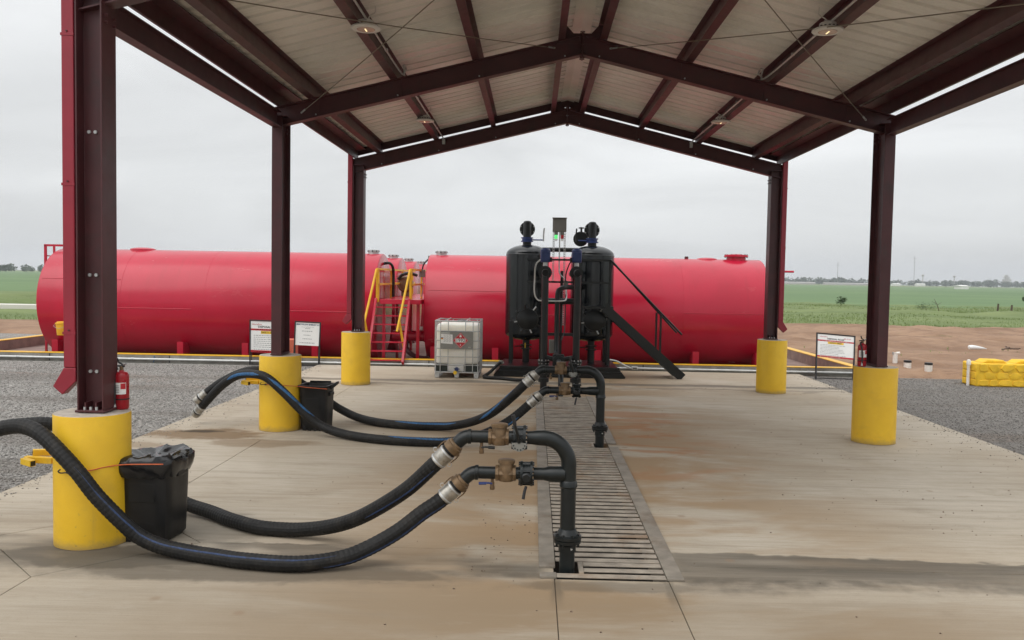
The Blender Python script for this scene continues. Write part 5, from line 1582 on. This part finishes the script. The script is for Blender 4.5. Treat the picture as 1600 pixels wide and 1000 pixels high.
for a in range(4):
    c0, s0 = math.cos(a * math.pi / 2), math.sin(a * math.pi / 2)
    c1, s1 = math.cos((a + 1) * math.pi / 2), math.sin((a + 1) * math.pi / 2)
    b.bar(pc + Vector((c0, 0, s0)) * .168 + Vector((0, -.0015, 0)), pc + Vector((c1, 0, s1)) * .168 + Vector((0, -.0015, 0)), .002, .004, (0, 0, 1))
b.build('placard_border', 'white_paint', pl_)
MB().box(pc + Vector((0, -.0015, .0)), (.225, .002, .088)).build('number_band', 'white_paint', pl_)
MB().text('1992', .108, pc + Vector((0, -.004, .0)), (1, 0, 0), (0, 0, 1), bold=.0008).build('number_1992', 'print_black', pl_, smooth=False)
MB().text('3', .062, pc + Vector((0, -.004, -.105)), (1, 0, 0), (0, 0, 1), bold=.0015).build('class_number', 'white_paint', pl_, smooth=False)
fl = [(-.018, -.03), (.018, -.03), (.026, -.012), (.022, .008), (.012, -.002), (.012, .018), (-.002, .04), (-.006, .015), (-.016, .004), (-.024, .012), (-.026, -.01)]
MB().prism(fl, pc + Vector((0, -.003, .105)), (1, 0, 0), (0, 0, 1), (0, -1, 0), .001).build('flame_symbol', 'white_paint', pl_, smooth=False)
MB().cyl((cxm + .0, ty0 + .03, .21), (cxm - .0, ty0 - .05, .20), .045, 16).build('outlet_valve', 'print_blue', tt)
MB().lathe([(0, .042), (.03, .042), (.034, .03)], (cxm - .03, ty0 - .05, .135), (0, -1, -.15), 18).build('outlet_cap', 'print_yellow', tt)
MB().bar((cxm - .06, ty0 - .03, .225), (cxm + .07, ty0 - .04, .215), .02, .014).build('valve_handle', 'print_blue', tt)

# ================================================================== SIGNS
def make_sign(corners, foot, lab, kind, lean=.25):
    """corners: tl, tr, br, bl of the printed board; foot: height of the frame's lower end"""
    tl, tr, br, bl = (Vector(c) for c in corners)
    G_ = empty('notice_sign', (tl + tr) / 2 * Vector((1, 1, 0)) if False else ((tl.x + tr.x) / 2, tl.y, 0), lab, 'sign')
    ex = (tr - tl); w = ex.length; ex.normalize()
    ey = (tl - bl); h = ey.length; ey.normalize()
    ez = ex.cross(ey).normalized()      # faces the camera
    if ez.y > 0:
        ez = -ez
    o = bl
    dn = (bl - tl).normalized(); dn2 = (br - tr).normalized()
    f0 = bl + dn * ((bl.z - foot) / -dn.z)
    f1 = br + dn2 * ((br.z - foot) / -dn2.z)
    out = ex * .018
    fr = MB()
    fr.bar(tl - out + ey * .03, f0 - out, .03, .03, (0, 1, 0)).bar(tr + out + ey * .03, f1 + out, .03, .03, (0, 1, 0))
    fr.bar(tl - out + ey * .02, tr + out + ey * .02, .03, .03, (0, 1, 0)).bar(f0 - out + ey * .02, f1 + out + ey * .02, .02, .02, (0, 1, 0))
    back = Vector((0, lean, 0))
    fr.bar(tl - out + ey * .02, Vector((f0.x, f0.y, foot)) - out + back, .02, .02, (0, 1, 0)).bar(tr + out + ey * .02, Vector((f1.x, f1.y, foot)) + out + back, .02, .02, (0, 1, 0))
    fr.build('frame', 'print_black', G_)
    BD = MB().prism([(0, 0), (w, 0), (w, h), (0, h)], o, ex, ey, -ez, .008).build('board', 'white_paint', G_, smooth=False)
    at = lambda u, v, l=.003: o + ex * (u * w) + ey * (v * h) + ez * l
    def strip(u0, u1, v0, v1, m, nm, l=.0015):
        MB().prism([(u0 * w, v0 * h), (u1 * w, v0 * h), (u1 * w, v1 * h), (u0 * w, v1 * h)], o, ex, ey, ez, l).build(nm, m, BD, smooth=False)
    def lines(u0, v_list, m, rnd, hgt=.02, ctr=False, wid=.55):
        b = MB()
        for v in v_list:
            L = wid * rnd.uniform(.6, 1.0)
            u = .5 - L / 2 if ctr else u0
            end = u + L
            while u < end - .02:
                q = rnd.uniform(.025, .075)
                b.prism([(u * w, (v - hgt / 2) * h), (min(u + q, end) * w, (v - hgt / 2) * h), (min(u + q, end) * w, (v + hgt / 2) * h), (u * w, (v + hgt / 2) * h)], o, ex, ey, ez, .0015)
                u += q + .018
        b.build('small_print', m, BD, smooth=False)
    rnd = random.Random(5)
    if kind == 'rules':
        strip(.0, 1, .70, .76, 'print_red', 'red_band')
        strip(.0, 1, .0, .07, 'print_red', 'red_band')
        strip(.28, .72, .60, .69, 'print_yellow', 'yellow_band', .002)
        MB().text('DISPOSAL RULES', .085 * h * 1.1, at(.5, .82), ex, ey, bold=.0015).build('heading', 'print_black', BD, smooth=False)
        MB().text('SAFETY FIRST', .075 * h * 1.1, at(.5, .645, .004), ex, ey, bold=.001).build('safety_line', 'print_black', BD, smooth=False)
        MB().text('Libertyflow', .07 * h, at(.17, .90), ex, ey).build('red_wordmark', 'print_red', BD, smooth=False)
        lines(.72, (.89, .86), 'print_red', rnd, .012, wid=.24)
        b = MB()
        lines(.12, (.73,), 'white_paint', rnd, .022, wid=.76)
        lines(.06, (.035,), 'white_paint', rnd, .025, wid=.88)
        lines(.08, [.545 - .062 * k for k in range(7)], 'print_grey', rnd, .018, wid=.72)
        lines(.08, (.10,), 'print_grey', rnd, .018, wid=.85)
    else:
        MB().text('LIBERTYFLOW ENERGY LLC', .088 * h, at(.5, .915), ex, ey, bold=.0015).build('heading', 'print_blue', BD, smooth=False)
        MB().text('Commercial Disposal Well', .052 * h, at(.5, .81), ex, ey).build('subheading', 'print_grey', BD, smooth=False)
        lines(.3, (.75,), 'print_grey', rnd, .025, True, .24)
        lines(.25, (.63,), 'print_grey', rnd, .03, True, .52)
        lines(.25, (.455,), 'print_grey', rnd, .03, True, .50)
        lines(.2, (.29,), 'print_grey', rnd, .03, True, .58)
        lines(.1, (.115,), 'print_grey', rnd, .03, True, .75)
    return G_
make_sign(((-7.86, 22.0, 1.10), (-6.93, 22.0, 1.08), (-6.94, 22.0, .29), (-7.86, 22.0, .30)), -.03, 'disposal rules notice half hidden behind the second canopy column', 'rules', .16)
make_sign(((-6.70, 22.02, 1.085), (-6.09, 22.02, 1.065), (-6.11, 22.0, .48), (-6.715, 22.0, .505)), -.03, 'white company notice board with navy heading between two yellow piers', 'company', .12)
make_sign(((6.46, 21.75, 1.055), (7.32, 21.65, .995), (7.25, 21.45, .46), (6.40, 21.55, .505)), -.03, 'tilted disposal rules notice on the gravel at the right', 'rules', .06)

# ================================================================== YELLOW BARRIER BLOCK AND SMALL THINGS ON THE RIGHT
bx0, bx1, by0, by1, bz = 9.80, 11.75, 20.55, 21.25, .50
bb_ = empty('barrier_block', (10.8, 20.9, 0), 'yellow painted concrete block moulded like stacked stones', 'barrier block')
MB().span((bx0, by0, -.05), (bx1, by1, bz)).build('core', 'yellow_pale', bb_, bevel=.03)
rs = random.Random(3)
rowz = [(-.04, .12), (.12, .30), (.30, .49)]
gx_ = []
for j, (z0, z1) in enumerate(rowz):
    x = bx0 + .06 + (.12 if j % 2 else 0)
    while x < bx1 - .08:
        wq = rs.uniform(.19, .33)
        xe = min(x + wq, bx1 - .03)
        cxs, czs = (x + xe) / 2, (z0 + z1) / 2
        hw_, hh_ = (xe - x) / 2 - .002, (z1 - z0) / 2 - .001
        poly, inner = [], []
        nn = rs.choice((6, 7, 8))
        for k in range(nn):
            a = 2 * math.pi * (k + rs.uniform(-.25, .25)) / nn
            c_, s_ = math.cos(a), math.sin(a)
            q = (abs(c_) ** 5 + abs(s_) ** 5) ** (-1 / 5)
            poly.append((hw_ * q * c_ * rs.uniform(.9, 1.03), hh_ * q * s_ * rs.uniform(.88, 1.04)))
        n = len(poly)
        dpt = rs.uniform(.014, .024)
        vs = [(cxs + a, by0 + .01, czs + c) for a, c in poly] + [(cxs + a * .97, by0 - dpt * .75, czs + c * .96) for a, c in poly] + [(cxs + a * .86, by0 - dpt, czs + c * .84) for a, c in poly]
        fs = [(i, (i + 1) % n, n + (i + 1) % n, n + i) for i in range(n)] + [(n + i, n + (i + 1) % n, 2 * n + (i + 1) % n, 2 * n + i) for i in range(n)] + [tuple(2 * n + i for i in range(n))]
        MB().add(vs, fs).build('stone', 'yellow_pale', bb_, ang=22)
        x = xe
    for (ya, yb) in ((by0 + .04, by0 + .33), (by0 + .35, by1 - .05)):
        MB().box((bx0 - .001, (ya + yb) / 2, (z0 + z1) / 2), (.03, yb - ya, z1 - z0 - .02)).build('stone', 'yellow_pale', bb_, bevel=.02)
for cxs in (10.28, 11.05):
    MB().prism([(-.30, .0), (.30, .0), (.20, .075), (-.17, .08)], (cxs, by0 + .12, bz - .002), (1, 0, 0), (0, 0, 1), (0, 1, 0), .42).build('top_stone', 'yellow_pale', bb_, bevel=.025)
wp = empty('marker_post', (9.72, 20.88, -.05), 'white plastic post at the left end of the yellow block', 'post')
MB().tube([(9.72, 20.78, -.06), (9.72, 20.78, .50)], .036, 14).build('pipe', 'pvc', wp)
MB().lathe([(.44, .05), (.53, .05), (.56, .035), (.57, .01)], (9.72, 20.78, 0), n=16).build('cap', 'pvc', wp)
def pvc(x, y, h, cap, lab, tee=False):
    P_ = empty('cleanout_pipe', (x, y, 0), lab, 'pipe', 'white plastic pipes standing out of the dirt')
    MB().tube([(x, y, -.1), (x, y, h)], .095 if cap else .065, 18).build('pipe', 'pvc', P_)
    if cap:
        MB().lathe([(h - .005, .10), (h + .05, .10), (h + .055, .08)], (x, y, 0), n=18).build('cap', 'print_black', P_)
    if tee:
        MB().tube([(x - .06, y, h - .05), (x - .06, y, h + .02)], .035, 8).build('clip', 'galv', P_)
        MB().tube([(x + .02, y, h - .02), (x + .12, y, h - .01)], .045, 12).build('stub', 'pvc', P_)
    return P_
pvc(9.70, 24.9, .37, False, 'tall white pipe stub just right of the second right column', True)
pvc(9.56, 23.75, .21, True, 'short white pipe with black cap, nearer the column')
pvc(9.65, 22.70, .25, True, 'short white pipe with black cap, nearer the yellow block')
tp = empty('tarp_bundle', (15.3, 31.4, 0), 'rolled white tarp tapering to a point on the red dirt', 'tarp')
MB().tube([(14.98, 31.4, .10), (15.0, 31.4, .11), (15.12, 31.4, .115), (15.3, 31.42, .10), (15.48, 31.45, .085), (15.68, 31.5, .06)], [.02, .075, .085, .07, .045, .01], 10).build('roll', 'tarp', tp)
db = empty('timber_scraps', (16.4, 31.4, 0), 'broken brown timber scraps lying on the red dirt', 'timber')
for a, c, w in (((16.06, 31.2, .06), (16.38, 31.3, .14), .06), ((16.26, 31.35, .17), (16.44, 31.3, .08), .055), ((16.42, 31.3, .10), (16.80, 31.5, .08), .07), ((16.3, 31.5, .07), (16.72, 31.2, .12), .05)):
    MB().bar(a, c, w, w * .8).build('board', 'wood_dark', db, bevel=.01)
# low stakes behind the right tank end
# ================================================================== VEGETATION
def tufts(name, n, x0, x1, y0, y1, h0, h1, m, zf):
    px = rng.uniform(x0, x1, n)
    py = y0 + (y1 - y0) * rng.random(n) ** 1.3
    V, F = [], []
    for i in range(n):
        cl = mnoise.noise(Vector((px[i] * .12, py[i] * .12, 4)))
        h = (h0 + (h1 - h0) * rng.random() ** 2) * (1 + .8 * cl)
        z = zf(px[i], py[i])
        for k in range(3):
            a = rng.uniform(0, 6.28)
            w = h * .22
            dx, dy = math.cos(a) * w, math.sin(a) * w
            lx, ly = rng.uniform(-.5, .5) * h, rng.uniform(-.5, .5) * h
            o = len(V)
            V += [(px[i] - dx, py[i] - dy, z - .05), (px[i] + dx, py[i] + dy, z - .05), (px[i] + lx, py[i] + ly, z + h)]
            F.append((o, o + 1, o + 2))
    return mesh_np(name, np.array(V), np.array(F), m)
tufts('pasture_weeds', 42000, 9, 78, 50.2, 100, .03, .11, 'weed', lambda x, y: -.09 + max(0, .3 * fb(x, y, .10)))
tufts('pasture_weeds', 9000, -55, -17.5, 41.5, 70, .03, .08, 'weed', lambda x, y: -.1 + .75 * math.exp(-((y - 62) / 4.0) ** 2) * .8)
tufts('dirt_weeds', 80, 8.5, 22, 28, 32, .03, .09, 'weed', lambda x, y: .02)
def leafy(name, x, y, h, w, lab, cat='shrub', m='leaf', group=None, stem=.25):
    T = empty(name, (x, y, -.1), lab, cat, group)
    MB().tube([(x, y, -.15), (x + .03 * h, y, h * .3), (x - .02 * h, y, h * .6)], [.035 * h, .025 * h, .01 * h], 6).build('trunk', 'bark', T)
    V, F = [], []
    r2 = random.Random(int(x * 10))
    lobes = [(r2.uniform(-.5, .5) * w, r2.uniform(-.4, .4) * w, h * r2.uniform(stem + .1, .85), w * r2.uniform(.3, .5)) for _ in range(9)]
    for k in range(520):
        lx, ly, lz, lr = r2.choice(lobes)
        d = Vector((r2.gauss(0, 1), r2.gauss(0, 1), r2.gauss(0, .9))).normalized() * lr * r2.random() ** .4
        c = Vector((x + lx, y + ly, lz)) + d
        if c.z < h * stem * .6: continue
        s = .07 * h * r2.uniform(.5, 1.2)
        a = Vector((r2.gauss(0, 1), r2.gauss(0, 1), r2.gauss(0, 1))).normalized()
        u_, v_ = frame_of(a)
        o = len(V)
        V += [c - u_ * s, c - v_ * s * .6, c + u_ * s, c + v_ * s * .6]
        F.append((o, o + 1, o + 2, o + 3))
    MB().add(V, F).build('crown', m, T, smooth=False)
    return T
leafy('shrub', 31.0, 90, .95, .75, 'round green shrub at the field edge left of the second right column')
leafy('shrub', 54.5, 98, 1.15, .75, 'dark shrub standing far right on the green field')
leafy('shrub', 35.2, 80, .6, 1.2, 'low spreading bush in the pasture beside the dead branch')
ds_ = empty('dead_branch', (37.1, 82, 0), 'bare leaning dead branch sticking up from the pasture', 'branch')
MB().tube([(37.3, 82, -.1), (37.1, 82, .5), (36.8, 82, 1.05)], [.04, .03, .012], 6).build('stem', 'bark', ds_)
MB().tube([(37.1, 82, .45), (37.5, 82, .7)], [.02, .01], 6).build('twig', 'bark', ds_)
MB().tube([(37.0, 82, .6), (36.9, 82, .65), (36.6, 82, .75)], [.02, .012, .008], 6).build('twig', 'bark', ds_)
for x, h, lab in ((44.3, .62, 'weathered fence post in the pasture, left of the pair'), (45.6, .52, 'weathered fence post in the pasture, right of the pair')):
    fp = empty('fence_post', (x, 85, 0), lab, 'post', 'old posts in the pasture')
    MB().tube([(x, 85, -.15), (x + .04, 85, h)], [.10, .085], 8).build('stake', 'bark', fp)

# ================================================================== FAR BACKGROUND
def tree_line(name, x0, x1, y0, y1, n, h0, h1, m):
    V, F = [], []
    r2 = random.Random(int(abs(x0)) + n)
    for _ in range(n):
        x, y = r2.uniform(x0, x1), r2.uniform(y0, y1)
        h = r2.uniform(h0, h1) * (1 + .35 * mnoise.noise(Vector((x * .012, y * .01, 2))))
        w = h * r2.uniform(.5, .9)
        for k in range(70):
            d = Vector((r2.gauss(0, 1), r2.gauss(0, 1), r2.gauss(0, 1))).normalized() * r2.random() ** .35
            c = Vector((x + d.x * w, y + d.y * w, h * .52 + d.z * h * .48))
            s = h * r2.uniform(.07, .16)
            a = Vector((r2.gauss(0, 1), r2.gauss(0, 1), r2.gauss(0, 1))).normalized()
            u_, v_ = frame_of(a)
            o = len(V)
            V += [c - u_ * s, c - v_ * s, c + u_ * s, c + v_ * s]
            F.append((o, o + 1, o + 2, o + 3))
    return mesh_np(name, np.array(V), np.array(F), m)
tree_line('tree_line', -620, -330, 760, 860, 90, 4.5, 8.5, 'far_leaf')
tree_line('tree_line', -360, -120, 900, 1000, 60, 4, 8, 'far_leaf')
tree_line('tree_line', 200, 1250, 1480, 1650, 300, 7, 13, 'far_leaf')
tree_line('tree_line', -900, 1500, 1900, 2100, 380, 7, 12, 'far_leaf')
def mast(x, y, h, lab, arms):
    M_ = empty('radio_mast', (x, y, 0), lab, 'mast', 'thin masts on the horizon')
    MB().tube([(x, y, 0), (x, y, h)], [.55, .35], 6).build('pole', 'mast', M_)
    for z in arms:
        MB().bar((x - 3, y, z), (x + 3.4, y, z), .35, .35).build('arm', 'mast', M_)
    return M_
mast(519.5, 1500, 38.5, 'thinner mast on the horizon left of the second right column', (33,))
mast(649.0, 1500, 52, 'tallest mast on the horizon right of the second right column', (40, 47))
for x, h, lab in ((607, 19, 'short far tower left of the tallest mast'), (664, 20, 'short far tower just right of the tallest mast'), (717, 19, 'far tower with a wide head, right of the tallest mast')):
    wt_ = empty('water_tower', (x, 1500, 0), lab, 'tower', 'small towers on the horizon')
    MB().tube([(x, 1500, 0), (x, 1500, h - 2.5)], [1.0, .8], 8).build('shaft', 'far_grey', wt_)
    MB().lathe([(h - 3.4, .8), (h - 2.2, 2.2), (h - .8, 2.2), (h, .6)], (x, 1500, 0), n=12).build('head', 'far_grey', wt_)
ge = empty('grain_elevator', (1074, 2000, 0), 'pale concrete grain elevator far off on the right horizon', 'grain elevator')
for k in range(4):
    MB().tube([(1066.5 + 5 * k, 2000, 0), (1066.5 + 5 * k, 2000, 19 if k in (0, 3) else 21)], 2.6, 14).build('silo', 'far_grey', ge)
MB().span((1067, 1997, 21), (1080, 2003, 23.2)).build('headhouse', 'far_grey', ge)
MB().span((1070, 1997, 23.3), (1076, 2003, 28)).build('tower_top', 'far_grey', ge)
for k, (x, y, w, h, mm, lab) in enumerate(((425, 1400, 50, 3.6, 'far_grey', 'long grey shed below the horizon, nearest the right tank'), (500, 1400, 70, 3.4, 'far_grey', 'long low grey shed below the left mast'), (592, 1430, 12, 4, 'far_white', 'white roofed shed left of the tallest mast'), (631, 1430, 13, 4.5, 'far_white', 'white roofed shed at the foot of the tallest mast'), (292, 596, 5, 2.6, 'far_white', 'cream trailer standing at the far field edge'), (975, 1880, 30, 5, 'far_white', 'pale buildings beside the far grain elevator'))):
    sh = empty('far_shed', (x, y, 0), lab, 'shed' if k != 4 else 'trailer', 'distant sheds')
    MB().span((x - w / 2, y, -.2), (x + w / 2, y + 10, h * .72)).build('wall', mm, sh)
    MB().prism([(0, h * .72), (10.5, h * .72), (5.2, h)], (x - w / 2 - .5, y - .25, 0), (0, 1, 0), (0, 0, 1), (1, 0, 0), w + 1).build('roof', mm, sh, smooth=False)

# ================================================================== HAZE
hz = MB().span((-1700, -160, -1.6), (1700, 3050, 62))
ho = hz.build('haze', 'gravel', smooth=False)
hm = bpy.data.materials.new('thin_haze')
hm.use_nodes = True
hm.node_tree.nodes.clear()
o_ = hm.node_tree.nodes.new('ShaderNodeOutputMaterial')
v_ = hm.node_tree.nodes.new('ShaderNodeVolumePrincipled')
v_.inputs['Color'].default_value = (0.88, 0.93, 1.0, 1)
v_.inputs['Density'].default_value = 0.00025
hm.node_tree.links.new(v_.outputs[0], o_.inputs['Volume'])
ho.data.materials.clear()
ho.data.materials.append(hm)
tag(ho, kind='stuff')
